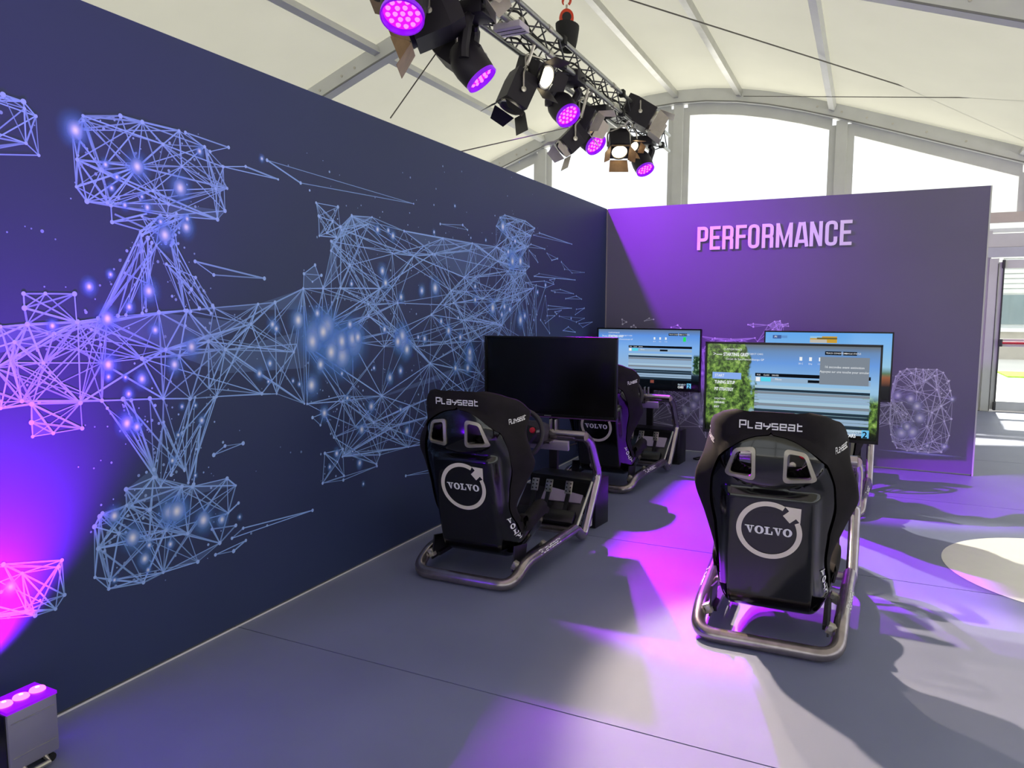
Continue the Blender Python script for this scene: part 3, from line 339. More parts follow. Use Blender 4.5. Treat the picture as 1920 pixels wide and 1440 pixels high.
MUR_D=(-5269,2018,-5227,1857,-5635,1840,-5635,1883,-5488,1824,-5746,1872,-5654,1900,-5571,1892,-5314,1945,-5691,1939,-5473,1772,-5640,1945,-5294,2096,-5483,1857,-5720,1938,-5585,2120,-5718,2084,-5263,2112,-5551,1915,-5353,2086,-5701,1982,-5463,1814,-5518,2102,-5105,1950,-5523,1868,-5508,2015,-5696,1997,-5568,2019,-5730,1967,-5270,1848,-5590,2128,-5338,1935,-5584,1841,-5237,2044,-5165,1999,-5640,2106,-5135,2006,-5667,1970,-5594,2047,-5279,1937,-5512,2071,-5469,1900,-5703,1875,-5726,1926,-5218,1992,-5482,2038,-5257,2040,-5413,2089,-5668,1914,-5572,2006,-5213,2150,-5166,2077,-5265,2008,-5397,2043,-5316,1985,-5242,1854,-5345,2022,-5587,1824,-5262,1871,-5084,2043,-5433,1991,-5495,1849,-5629,2080,-5312,1846,-5362,1978,-5502,1856,-5708,2006,-5160,1958,-5717,2032,-5502,2019,-5502,1649,-5557,1590,-5493,1655,-5636,1450,-5475,1709,-5417,1658,-5631,1525,-5617,1580,-5327,1741,-5441,1661,-5284,1626,-5561,1651,-5282,1553,-5545,1664,-5573,1568,-5309,1551,-5675,1519,-5340,1539,-5591,1614,-5587,1618,-5733,1422,-5217,1512,-5266,1484,-5483,1604,-5635,1533,-5415,1724,-5476,1581,-5361,1488,-5411,1687,-5496,1528,-5256,1662,-5488,1524,-5356,1724,-5508,1458,-5353,1734,-5372,1486,-5469,1610,-5501,1440,-5527,1676,-5397,1708,-5327,1627,-5537,1684,-5333,1697,-5405,1612,-5310,1446,-5465,1677,-5512,1676,-5444,1711,-5288,1503,-5561,1481,-5696,1469,-5567,1449,-5378,1547,-5362,1712,-5237,1526,-5262,1541,-5389,1542,-5431,1672,-5638,1549,-5658,1440,-5556,1614,-5253,1432,-5304,1683,-5355,1473,-5533,1523,-5450,1611,-5289,1472,-5538,1528,-5461,1654,-5430,1619,-6233,1132,-5216,1356,-4896,1422,-5324,1164,-6337,1471,-5692,1293,-5482,1126,-5736,1429,-5412,1326,-6171,1179,-5054,1267,-5025,1395,-6369,1202,-5992,1298,-6443,1250,-5203,1070,-6188,1231,-6100,1208,-5909,1295,-5845,1281,-5180,1523,-5487,1433,-5713,1257,-5863,1210,-4814,1320,-6042,1167,-5850,1344,-4811,1084,-4909,1070,-6034,1252,-6120,1298,-5224,1062,-6263,1249,-6250,1300,-4865,1182,-6279,1310,-6023,1118,-6440,1292,-4752,1241,-6254,1329,-6222,1412,-5823,1145,-5691,1259,-5968,1283,-5683,1305,-5874,1350,-5055,1411,-5795,1300,-5305,1453,-5032,1296,-4746,1102,-5552,1228,-5106,1085,-5873,1195,-5395,1145,-5950,1181,-5738,1294,-4730,1204,-6044,1190,-5031,1201,-6096,1328,-5977,1210,-6219,1356,-5794,1347,-6189,1202,-5099,1265,-6411,1296,-6187,1180,-6034,1137,-5915,1119,-5312,1254,-4595,1232,-5873,1218,-6078,1365,-5717,1361,-4785,1143,-6065,1283,-5771,1122,-4721,1257,-6004,1253,-4600,1343,-5853,1159,-5167,1261,-5879,1297,-5700,1359,-4616,1157,-6208,1241,-5742,1216,-6347,1321,-5337,1479,-6380,1314,-5178,1207,-5211,1505,-5314,1367,-5452,1354,-6375,1404,-4932,1210,-6141,1331,-5662,1407,-4849,1040,-6202,1159,-5191,1376,-4769,1407,-6087,1220,-5934,1176,-6085,1347,-6228,1414,-5569,1363,-6402,1250,-6428,1343,-5145,1098,-6112,1126,-6308,1336,-6431,1252,-6276,1167,-5731,1353,-6287,1277,-6337,1184,-6435,1320,-6093,1246,-6065,1946,-6319,1892,-6087,2045,-6063,2080,-6182,2030,-6323,1973,-6098,2032,-6226,1904,-6257,1918,-5874,2037,-5977,2054,-6203,2049,-6196,504,-6291,615,-6073,512,-6404,579,-6256,543,-6230,547,-6142,550,-6318,589,-6146,596,-6406,632,-5953,440,-6056,420,-6398,536,-6238,641,-5552,974,-5402,767,-5605,1069,-5453,950,-5470,883,-5626,978,-5487,885,-5471,1061,-5510,759,-5366,1008,-5536,990,-5518,915,-5424,878,-5313,727,-5421,1051,-5323,793,-5391,804,-5474,865,-5314,956,-5316,757,-5488,853,-5361,802,-5388,891,-5420,948,-5599,958,-5511,966,-5424,740,-5538,960,-5509,998,-5661,1048,-5435,781,-5412,916,-5574,986,-5543,1055,-5346,951,-5279,859,-5262,928,-5565,897,-5410,1003,-5449,746,-5446,815,-5524,800,-5287,883,-5542,989,-5610,1076,-5354,966,-5489,1000,-5399,994,-5388,774,-5338,987,-5400,743,-5293,1021,-5461,785,-5586,1038,-5301,868,-5294,832,-5520,1006,-5386,812,-5369,923,-5610,980,-5603,956,-5483,870,-5401,898,-5459,984,-5223,1035,-5262,852,-5394,1040,-5477,837,-5605,1054,-5319,1003,-5624,469,-5667,462,-5710,584,-5245,427,-5712,541,-5690,566,-5548,622,-5329,673,-5676,393,-5574,405,-5174,468,-5696,605,-5419,717,-5467,705,-5429,526,-5535,704,-5511,696,-5462,343,-5409,428,-5635,469,-5669,705,-5526,547,-5600,391,-5717,574,-5629,540,-5251,368,-5621,536,-5224,492,-5510,597,-5317,677,-5548,734,-5467,541,-5350,660,-5716,510,-5545,723,-5694,451,-5506,391,-5709,392,-5237,606,-5196,607,-5647,610,-5624,587,-5533,420,-5211,518,-5718,540,-5200,551,-5760,626,-5708,463,-5511,501,-5478,623,-5635,655,-5497,469,-5218,671,-5538,692,-5524,556,-5662,440,-5670,584,-5492,394,-5612,649,-5707,582,-4370,1947,-4454,1927,-4346,1906,-4420,1912,-4507,1798,-4476,1878,-4382,1820,-4365,1921,-4279,1544,-4271,1343,-2021,1756,-3980,1430,-4241,662,-3862,1871,-4469,1227,-3626,667,-4510,1027,-2244,1147,-3224,1375,-4198,1488,-3155,1515,-1890,1267,-2373,1766,-4220,1549,-2156,863,-3356,752,-3434,998,-2846,1149,-2844,968,-3457,1467,-2522,1248,-2540,855,-4000,1778,-3559,1557,-3309,966,-3114,646,-3612,1826,-1984,1296,-3456,1751,-3288,712,-3498,990,-4297,1174,-2417,1610,-4451,1196,-4109,1699,-3813,1839,-3789,1635,-3809,1374,-3486,1792,-4411,901,-3860,1308,-2982,1553,-3101,383,-4463,1452,-2021,1364,-1887,1463,-2858,1107,-4368,1031,-4568,1542,-4262,1734,-3856,632,-3761,1305,-3799,1611,-4087,581,-3753,885,-4581,1288,-3582,1004,-4371,821,-4075,1283,-1851,1241,-4117,1500,-3230,1310,-4395,900,-4023,1394,-3281,691,-4227,1508,-4424,1194,-3338,1211,-4589,1166,-2456,1727,-3001,835,-2184,1594,-3797,1274,-3897,1255,-4282,1252,-4217,1295,-4339,943,-2996,1665,-4543,935,-4477,1292,-4218,1855,-2285,1472,-2475,824,-4282,1279,-3277,1705,-2887,812,-4228,780,-4092,1828,-4105,756,-4186,1078,-2122,902,-2648,1513,-4122,644,-4558,1519,-3668,1675,-4158,1753,-2677,506,-4014,1443,-4308,1746,-1931,1402,-2704,1254,-4374,951,-3127,756,-1877,1149,-4491,1021,-3657,862,-4500,1412,-3978,1652,-3306,1147,-4566,1499,-3955,1076,-4195,1287,-4264,1006,-3003,400,-4337,1176,-4283,691,-4482,1496,-4309,1689,-3785,1247,-4580,973,-4106,933,-3887,1413,-4531,1347,-4563,1053,-3673,1441,-3280,1372,-4159,1223,-3593,660,-2135,2031,-3886,784,-4196,1511,-4401,1544,-3033,1461,-4055,1141,-4077,1098,-4145,1556,-3883,1665,-4496,1334,-2363,1601,-3143,1256,-3626,931,-3849,1529,-1912,2066,-3442,1480,-4168,1747,-3855,1452,-3871,1854,-3977,999,-4510,919,-4314,805,-3814,991,-4324,1166,-3924,1825,-4019,892,-3342,1446,-2856,1873,-3459,1645,-4064,1667,-3461,1798,-4075,1464,-3899,864,-3169,1911,-3777,789,-4272,1158,-4526,1321,-3087,1597,-4465,856,-2458,1282,-3045,1441,-4168,1258,-4523,1452,-3602,1660,-3729,1849,-4096,814,-4630,1452,-3429,807,-3370,1631,-3750,1241,-3700,1944,-2431,610,-2969,1518,-3272,1742,-4471,1556,-3457,1860,-3669,1656,-2895,1044,-4200,1015,-2987,1740,-2647,1476,-3445,1717,-2649,1112,-2865,1078,-3591,1745,-2894,1228,-4262,1524,-3541,1220,-4437,787,-3926,615,-4406,1474,-4308,1321,-3424,630,-4534,1308,-2812,1774,-3630,1192,-4562,1332,-2865,1083,-3454,717,-3433,991,-4576,1403,-1814,1084,-2377,1206,-4461,1330,-2920,1541,-2591,532,-3546,919,-3959,1490,-2492,1829,-3467,1862,-2200,1222,-3175,1530,-4240,1156,-3953,1091,-1834,1361,-4081,1295,-3964,1096,-2236,686,-4229,790,-2965,784,-2765,1988,-3607,660,-2730,1140,-2039,1991,-3825,1917,-2165,1589,-1717,92,-4202,1448,-1864,1289,-4349,1368,-4093,1598,-4029,1789,-3350,961,-3589,1723,-4112,1371,-3349,791,-2488,917,-4384,911,-2756,938,-3896,1243,-4279,1889,-4236,1771,-3939,1242,-4045,555,-3432,1433,-2935,540,-1990,617,-3110,772,-3458,1840,-3877,753,-4258,616,-3406,1352,-4328,1400,-4275,648,-3330,1304,-4580,1342,-3861,1289,-4506,1378,-3364,1296,-4574,1452,-3580,1112,-3417,1675,-3585,1942,-4392,1237,-4628,1305,-3222,1095,-2042,1633,-3768,728,-3219,1722,-3486,1849,-4596,1170,-4487,1447,-4605,1464,-4298,1705,-2926,718,-3735,1058,-4489,1303,-3909,1096,-3510,832,-2988,1051,-3928,1312,-4266,1760,-3653,1712,-3812,750,-2282,1338,-3669,684,-2791,717,-4250,1483,-2648,1618,-4371,687,-3959,623,-2103,1564,-3082,1778,-4466,1067,-3725,1178,-3498,1392,-4516,962,-4384,1238,-3559,604,-4620,1251,-4533,1010,-4379,1308,-2887,982,-2121,1078,-2576,1922,-4159,989,-4252,1531,-3554,1839,-3717,1854,-2674,1200,-4528,1290,-4358,1657,-4444,985,-3979,1956,-3929,602,-3925,1471,-4097,1480,-4247,830,-4129,1858,-2128,787,-3602,1786,-3673,1066,-4156,908,-2745,1208,-3420,1335,-4344,1280,-4411,1593,-4453,1414,-4603,1234,-4291,1420,-4007,1748,-3530,1187,-1937,1206,-4361,1494,-4110,1867,-3165,1785,-3741,1488,-4375,1549,-3298,1392,-4427,1260,-3752,1211,-3792,1897,-2566,1103,-3165,734,-2775,828,-2374,1746,-4313,1827,-4455,1058,-4157,913,-3981,904,-2374,706,-3549,1084,-2061,1014,-3921,924,-3953,859,-1917,1564,-4433,860,-3017,1331,-4126,691,-3176,1169,-4020,1574,-3589,694,-2436,1086,-2742,612,-3305,1077,-3592,1669,-3247,1897,-3835,1303,-4433,1460,-4442,863,-2956,1077,-3788,802,-2784,1602,-3618,1412,-1878,1437,-4333,1499,-3306,829,-3428,1631,-4263,846,-3689,1425,-3091,667,-4384,1240,-2953,850,-3679,2017,-4577,1376,-2807,1391,-4092,1675,-1900,1272,-4184,1537,-3480,1247,-4044,870,-4102,787,-3507,1875,-2400,825,-3652,1095,-3737,1470,-2747,1383,-3861,1257,-3949,662,-2112,858,-3604,910,-3101,1713,-2474,1776,-2910,763,-2187,1712,-4608,1628,-2327,941,-2837,1008,-3154,762,-4239,869,-4403,554,-4455,628,-4503,560,-4496,626,-4494,556,-4491,584,-4487,621,-4517,693,-4373,602,-4520,553,-2506,2093,-2179,1988,-2415,2142,-2482,1958,-2484,1828,-1879,2083,-2555,1714,-2082,1844,-2225,1767,-2497,1834,-2266,1953,-2530,2000,-1788,2121,-2132,2079,-2315,1860,-2012,1900,-2463,2135,-2559,1913,-2009,2017,-2470,1976,-2119,1788,-1864,2084,-2069,1879,-2083,1819,-2224,1960,-2017,1944,-2340,2007,-2257,1941,-2550,1744,-2520,1862,-2459,1820,-2053,2147,-2546,1995,-2036,2046,-2482,1961,-2502,1951,-2091,2126,-2103,1947,-2115,2130,-2230,1794,-2112,2101,-2349,1766,-2273,2202,-2255,2180,-2365,2155,-2363,1940,-1992,1979,-2510,1747,-2165,1919,-2520,2015,-2320,1837,-1963,1883,-2472,1960,-2110,1720,-2047,1997,-2187,1794,-2537,1889,-2363,1826,-2026,2022,-2493,1813,-4114,1401,-4398,1460,-3294,2359,-4241,1593,-4147,2001,-3974,1505,-1064,2510,-1894,2380,-2213,1540,-3748,2242,-780,1807,-3661,1863,-2969,1617,-3952,1990,-3520,1656,-2302,1734,-3171,1919,-1813,1646,-3274,2325,-3222,1950,-3110,1985,-3263,1938,-2511,2117,-4111,1631,-3397,1909,-1628,1351,-4434,1845,-3781,1314,-1584,1988,-2985,2105,-2959,1954,-4394,2065,-4279,1426,-3137,1589,-1704,2071,-3393,1490,-2147,2592,-3451,1370,-4450,2183,-2229,1411,-3668,2227,-4301,1490,-3051,2367,-3590,1588,-4273,1983,-4021,2060,-3847,1561,-2287,2452,-1817,2494,-2355,2303,-2563,2132,-4396,1900,-2521,2032,-3605,2103,-2760,1450,-3378,2204,-3185,1839,-2289,1710,-2608,1999,-3382,1310,-5982,1679,-5925,1703,-5905,1698,-5870,1693,-5827,1670,-5801,1509,-5874,1508,-4566,2198,-4402,2136,-4553,2021,-4323,2133,-5765,1815,-5077,503,-5003,409,-4903,419,-4802,778,-4735,740,-4661,730,-4173,466,-4177,1983,-3405,2100,-4697,2116,-5203,720,-5708,881,-5675,1002,-5145,857,-5667,865,-5724,1008,-5324,676,-5793,873,-5667,726,-5558,794,-5050,895,-5187,953,-5577,1021,-5532,709,-5359,855,-5551,930,-5578,740,-5505,957,-5484,555,-5509,732,-5618,730,-5518,1019,-5736,857,-5473,718,-5628,616,-5254,745,-5214,732,-5257,957,-5442,656,-5606,925,-5519,554,-5227,762,-5670,671,-5288,851,-4961,692,-5716,716,-5291,965,-5491,575,-5426,958,-5759,1019)
MUR_G=(-5735,2052,43,-5501,1969,39,-5312,1919,42,-5629,1954,17,-5587,1917,15,-5610,1874,15,-5210,2082,19,-5560,1819,15,-5466,1823,20,-5487,1860,12,-5393,1725,41,-5291,1767,34,-5410,1775,16,-5285,1800,17,-4865,2116,14,-5716,1513,24,-5632,1560,15,-5476,1504,36,-5563,1442,21,-5653,1399,35,-5456,1353,24,-5855,1376,18,-5289,1280,35,-5659,1230,33,-5375,1212,32,-5524,1166,28,-5583,1114,20,-5593,1178,12,-5661,1185,15,-5596,1003,36,-5556,984,24,-5348,1038,13,-5253,968,20,-5282,1035,11,-5372,924,13,-5405,824,17,-5297,741,11,-5667,662,30,-5377,610,35,-5433,617,47,-5265,540,45,-5167,517,28,-5597,558,41,-5528,508,17,-5432,484,19,-5550,460,29,-5538,411,14,-5680,418,12,-5068,503,12,-4539,1302,123,-4385,1242,145,-4234,1264,126,-3764,1241,95,-4334,1200,118,-4448,1349,98,-2948,1106,90,-2268,1825,90,-5395,612,66,-4658,1384,51,-4519,1417,29,-4830,1365,27,-4807,1345,22,-4854,1184,22,-4922,1141,24,-4868,1100,12,-4559,1276,85,-4478,1322,81,-4332,1268,79,-4420,1215,83,-4243,1279,57,-4263,1357,31,-4197,1286,43,-4504,1156,40,-4575,1056,51,-4484,903,33,-4088,891,36,-3801,838,19,-4178,772,35,-3735,698,36,-4003,1886,26,-3901,1891,21,-3855,1865,27,-3963,1657,33,-3934,1591,33,-4243,1574,19,-3781,1512,28,-3555,1556,32,-3399,1577,50,-3145,2127,13,-3407,1930,16,-3775,1280,60,-3726,1198,48,-3820,1249,47,-3951,1325,27,-3236,1300,38,-3529,1256,30,-3081,1252,32,-2948,1143,48,-2979,1033,41,-3148,1044,32,-3796,1073,28,-3905,1040,34,-4338,1097,17,-4297,961,20,-4172,462,12,-2869,1604,26,-2869,1510,30,-2599,1455,55,-2405,1465,36,-2312,1445,33,-2450,1404,32,-2118,1360,59,-2037,1394,34,-1785,1590,26,-1617,1653,27,-2435,2065,51,-2268,1817,61,-2123,1826,54,-2343,1885,32,-2222,1976,32,-1006,1365,19,-6044,519,24,-2708,1941,15,-2929,1937,10,-4663,1069,15,-4706,1089,13,-4057,1107,15,-3602,1268,19,-3330,1364,27,-3109,1384,18,-4394,675,25,-4202,587,26,-4452,614,16,-4261,663,11)
MUR_F=[[(-5616,1810),(-5440,1853),(-5088,1856),(-5130,1815),(-5378,1802)],[(-5614,752),(-5494,773),(-5313,697),(-5130,693),(-5083,651),(-5341,662),(-5615,690)],[(-4916,1459),(-5436,1422),(-5303,1429),(-4620,1436),(-4616,1538)],[(-5765,1390),(-5436,1422),(-5310,1303),(-5679,1316)],[(-5351,1244),(-5113,1261),(-4616,1331),(-4623,1146),(-5117,1157)],[(-3740,1904),(-3298,1900),(-2541,1906),(-2514,1802),(-3093,1658)],[(-4323,1868),(-4229,1937),(-4051,1949),(-4003,1887)],[(-4334,949),(-3986,941),(-2949,1069),(-2949,1012),(-3986,932),(-4299,933)],[(-4403,1738),(-4323,1868),(-4374,1603),(-4471,1542)],[(-4609,1611),(-4527,1658),(-4471,1545),(-4616,1538)],[(-2315,1757),(-2022,1756),(-1950,1794),(-2124,1868),(-2407,1808)],[(-5470,378),(-5302,369),(-5183,416),(-5327,396),(-5560,367)],[(-6241,1364),(-5937,1383),(-5765,1390),(-5853,1322),(-6235,1257)],[(-5940,1116),(-5943,1006),(-5874,1007),(-5904,1070)],[(-5490,804),(-5464,730),(-5612,752),(-5533,791)],[(-5695,1399),(-5436,1422),(-4962,1370),(-5351,1244)]]
BAK_P=(3053,179,3152,193,3033,415,3063,542,3130,903,3174,829,682,466,832,643,2969,182,2930,579,921,452,1016,465,620,685,798,251,1009,1028,1147,1170,1122,1159,957,428,2782,534,2834,508,995,605,3191,745,1047,915,1052,891,633,649,666,667,2832,252,1011,1003,1038,1057,2057,811,2193,759,1460,1307,1509,1318,190,1298,231,1321,3039,555,2820,619,2913,784,3014,927,2737,668,2767,565,3130,604,3161,472,2918,928,985,617,1648,1304,1061,1083,2569,588,2736,590,1010,649,1042,269,2998,831,519,305,1303,1163,2765,257,2793,899,2749,320,2885,184,1754,1346,1784,1295,840,723,908,631,2761,854,1705,1340,1800,1152,1139,1132,2312,560,2660,785,1774,1310,1780,1290,2763,748,2937,722,2415,869,2472,884,2190,1044,482,595,1025,825,2731,427,2814,274,1689,1263,2868,515,1018,1055,2732,663,2743,785,1070,536,1076,339,2733,638,1003,904,3205,346,3213,495,847,476,1032,1051,1069,367,1088,163,2993,208,3077,283,3066,872,1756,1322,1032,813,492,586,2973,925,3080,929,184,1348,2652,418,2727,571,489,285,2900,340,2739,700,2344,573,2863,423,1868,1230,1973,389,2604,621,2736,418,754,692,1582,1096,2883,888,2983,805,2938,301,1252,1141,3039,251,2649,484,621,655,3212,666,1021,268,3145,343,1032,352,1529,1178,2274,669,3137,592,3127,617,1748,1228,706,1271,771,1294,1379,1126,1771,1251,1152,1032,2707,1172,711,387,877,320,3190,254,998,1055,1046,488,1070,597,1405,1154,2669,962,1555,1147,999,1189,2922,455,1511,1286,475,1362,521,1351,804,1261,3089,749,1688,1156,1627,1251,2616,370,2847,925,2423,526,284,1271,336,1266,2831,400,1827,1321,2802,201,312,1288,1075,496,1028,1035,425,1334,1832,1296)
BAK_E=(0,1,2,3,4,5,6,7,8,1,9,2,10,11,12,13,14,15,16,15,6,17,18,19,17,20,10,17,5,21,22,23,24,25,26,8,27,28,29,30,13,10,31,32,33,34,2,35,36,19,37,38,39,40,41,42,37,43,17,44,32,45,22,46,47,48,49,50,51,38,52,44,15,53,54,26,55,35,56,57,58,59,60,61,31,45,62,55,63,64,45,64,65,15,66,67,68,69,70,71,56,54,72,73,74,48,75,6,27,76,77,54,77,78,79,63,19,80,81,23,82,83,84,85,17,11,86,80,87,81,88,89,6,90,27,91,92,93,94,95,96,4,58,97,87,98,99,12,83,70,25,60,100,101,102,34,103,104,105,6,26,106,99,60,99,24,94,1,107,40,70,37,108,47,86,109,70,62,110,111,112,113,75,99,6,114,53,115,116,117,118,8,82,39,62,71,104,80,16,119,25,114,66,47,100,51,90,10,39,71,81,22,8,120,112,121,107,55,77,82,122,11,51,4,41,123,62,116,124,93,78,125,126,92,77,118,124,92,105,99,52,12,100,38,104,109,61,10,57,94,53,127,111,128,41,129,16,53,120,130,65,119,131,59,95,88,83,62,116,37,132,133,128,48,39,62,130,42,57,95,65,127,12,6,8,0,134,115,63,135,45,135,59,64,79,97,136,134,128,137,138,139,11,50,95,140,141,124,35,42,142,143,112,36,76,142,75,122,53,144,130,41,72,145,57,118,146,64,131,97,30,137,39,107,76,22,147,14,27,142,77,35,109,148,13,50,35,41,28,85,147,16,2,89,96,5,138,17,70,55,31,149,27,22,124,27,37,100,150,151,103,113,3,21,128,108,94,120,105,17,9,41,133,152,37,51,51,153,139,17,18,80,154,135,110,72,87,28,81,84,107,37,110,128,9,153,73,145,103,121,117,96,112,103,35,3,5,123,104,148,91,46,30,108,9,51,75,12,155,131,156,113,36,80,43,38,99,122,83,40,157,96,78,118,77,56,9,3,134,144,75,24,38,101,76,143,128,158,114,7,159,160,113,18,18,109,155,45,146,155,111,67,146,45,7,61,106,8,113,161,153,21,94,0,87,76,83,157,56,40,95,125,83,55,38,153,138,90,30,158,12,11,9,35,56,106,4,21,142,85,86,36,30,73,67,137,108,48,69,162,105,60,87,91,68,162,89,123,6,138,121,18,118,2,90,61,130,129,41,89,111,66,108,137,98,84,90,50,109,80,147,15,63,58,45,58,155,154,76,84,79,64,35,129,156,18,94,130,82,70,85,93,39,83,104,18,63,131,163,94,161,19,141,81,87,27,136,115,131,64,71,117,83,71,3,95,82,117,141,98,116,71,164,160,156,104,3,42,112,86,58,135,57,106,99,114,126,93,83,116,24,6,29,72,12,90,12,60,119,127,12,24,55,157,3,41,52,138,36,148,71,101,87,23,157,37,54,1,92,84,42,89,129,42,3,153,49,11,147,65,154,131,54,118,147,115,108,158,95,1,124,165,40,78,119,134,145,48,107,83,139,10,12,114,116,51,100,123,66,158,145,137,128,145,155,79,38,4,74,72,166,16,146,79,74,128,119,144,39,3,124,126,157,43,77,62,87,142,21,123,99,52,166,136,80,148,153,41,6,13,122,12,116,38,92,85,37,117,116,43,26,118,84,93,17,50,113,86,54,163,120,2,65,53,142,92,43,100,79,135,130,89,110,29,2,1,3,123,2,88,52,6,101,153,121,113,91,23,55,116,23,143,106,2,82,56,46,93,131,135,84,165,122,114,75,105,142,84,81,91,124,87,118,94,3,129,104,113,72,47,55,37,127,115,45,79,124,23,158,48,43,35,128,73,141,28,47,67,153,123,57,8,40,3,52,13,67,48,96,21,91,22,158,145,166,15,163,57,167,151,29,66,45,63,141,92,86,161,128,72,26,9,67,145,60,49,111,48,98,165,54,57,73,47,143,165,126,142,110,74,153,129,121,36,141,76,62,157,1,88,30,72,98,91,54,106,30,128,12,25,155,97,100,117,56,78,120,125,154,79,20,11,161,80,13,11,24,90,27,84,1,140,24,60,104,36,2,125,86,19,153,4,167,150,14,65,26,57,16,65,76,98,112,156,13,17,85,143,27,81,117,101,157,116,111,108,79,58,61,49,101,4,56,94,75,52,140,88,139,50,3,130,7,44,63,59,19,109,45,59,51,96,132,152,29,128,79,131,94,2,90,20,159,164,117,51,131,58,137,48,157,100,157,153,10,49,104,19,71,41,110,137,30,74,94,140,149,45,122,25,116,100,158,72,125,42,90,44,42,88,3,89,166,119,41,21,108,73,71,153,111,73,114,61,56,118,45,97,98,23,117,38,106,0,166,127,71,51,14,136,90,139,16,136,119,53,13,90,120,95,42,140,153,130,141,23,105,13,106,94,38,96,120,42,118,120,162,168,108,72,3,5,96,101,62,37,107,70,43,117,1,125,2,95,101,130,129,89,141,46,6,20,96,41,144,115,2,42,120,1,56,3,126,84,142,93,10,20,75,25,29,74,37,71,128,66,53,134,90,17,91,85,96,153,166,53,72,48,8,94,56,163,163,8,6,44,102,33,18,161,161,148,77,163,18,36,9,71,69,168,68,168,65,136,98,22,141,142,19,148,72,137,106,118,71,123,73,67,155,64,30,66,57,2,142,165,44,49,37,101,54,8,0,95,32,149,2,153,141,22,121,86,8,95,36,161,153,5,103,148,51,101,42,123,100,96,144,127,147,166,61,17,65,144,110,73,7,90,7,60,124,85,15,119)
BAK_N=(0,1,2,3,4,5,6,8,12,13,14,15,16,17,18,19,21,30,31,32,33,34,36,37,38,41,42,43,45,46,48,49,50,51,53,54,55,56,57,58,59,60,62,63,64,68,69,71,72,75,77,79,80,82,83,86,88,89,90,93,94,95,96,98,100,101,102,105,110,111,112,113,115,116,118,119,123,124,127,131,132,133,136,137,140,141,142,144,146,147,148,149,150,151,152,153,156,157,159,160,161,162,163,164,167,168)
BAK_D=(769,533,949,808,695,764,799,722,694,315,856,476,827,705,879,327,563,372,691,699,862,385,597,697,773,701,786,311,524,577,615,713,828,335,761,525,885,383,1014,650,611,336,836,368,593,399,570,728,575,613,734,474,1001,602,816,601,712,668,511,663,896,414,872,589,726,707,647,297,821,605,795,560,667,590,745,354,975,670,750,692,3163,810,2950,883,2956,582,2742,779,2974,573,2871,851,2890,654,2798,477,2849,526,3052,886,2979,463,3157,440,3131,457,2861,335,3089,572,3148,867,3151,662,3005,357,2824,549,2738,858,3167,755,2929,809,3167,564,3125,717,2950,725,3023,419,3011,501,2905,243,2745,769,3067,243,3121,734,3170,597,3012,459,3041,304,3146,689,3143,689,3045,789,3030,693,3200,460,2940,239,2809,376,3025,883,2944,813,3182,835,3037,531,2819,248,3013,479,2856,783,2880,865,2839,550,2935,376,2802,745,2992,430,2881,749,2800,638,2931,351,2852,657,3074,758,2781,219,3153,690)
BAK_G=(2787,680,43,2890,657,48,2943,592,48,2970,487,52,2918,357,58,2833,341,58,2873,403,43,3211,670,23,3173,243,28,3041,241,24,979,566,54,955,482,65,875,422,49,1045,324,43,764,471,33,1031,813,37)

mural(wl, MUR_P, MUR_E, MUR_N, MUR_D, MUR_G, MUR_F, lambda y, z, h: (h, y, z), srgb(150, 186, 250), srgb(160, 190, 248), srgb(98, 160, 252), srgb(250, 246, 254), .0062, 3, lambda y: y)
mural(wb, BAK_P, BAK_E, BAK_N, BAK_D, BAK_G, [], lambda x, z, h: (x, -h, z), srgb(215, 210, 244), srgb(232, 228, 250), srgb(196, 194, 250), srgb(250, 248, 255), .0062, 5, lambda y: y)
# printed light streak under the wheel
v = []; f = []; c = []; N = 24
for i in range(N+1):
    t = i/N; x = 2.64+t*.72; w = .016*math.sin(math.pi*t)
    v += [(x, -.0004, .172-t*.01+w), (x, -.0004, .172-t*.01), (x, -.0004, .172-t*.01-w*1.4)]; aa = math.sin(math.pi*t)**.8
    c += [(*srgb(170, 165, 245), 0.0), (*srgb(190, 186, 250), .9*aa), (*srgb(150, 140, 230), 0.0)]
for i in range(N): f += [(3*i, 3*i+3, 3*i+4, 3*i+1), (3*i+1, 3*i+4, 3*i+5, 3*i+2)]
ink_mesh('mural_streak', v, f, c, wb)

# ------------------------------------------------------------------ PERFORMANCE lettering on the back partition
sign = empty('wall_lettering', (.950, 0, 2.040)); tag(sign, 'white raised block letters spelling PERFORMANCE high on the back partition', 'sign')
letter_m = mat('white_letter_acrylic', srgb(245, 240, 246), .4, noise=.02)
adv_total = 0; seq = []
for ch in 'PERFORMANCE':
    q, a = glyph_block(ch); seq.append((ch, q, adv_total)); adv_total += a
kx = 1.405/(adv_total-.04); kz = .227
for ch, q, x0 in seq:
    mb = MB()
    for qi, qq in enumerate(q):
        pts = [((p.x+x0)*kx, p.y*kz) for p in qq]
        A = [(x, -.026-qi*.00025, z) for x, z in pts]; B = [(x, -.004, z) for x, z in pts]
        mb.add(A+B, [(0, 1, 2, 3), (7, 6, 5, 4), (0, 4, 5, 1), (1, 5, 6, 2), (2, 6, 7, 3), (3, 7, 4, 0)])
    mb.build('letter', letter_m, sign, smooth=False)

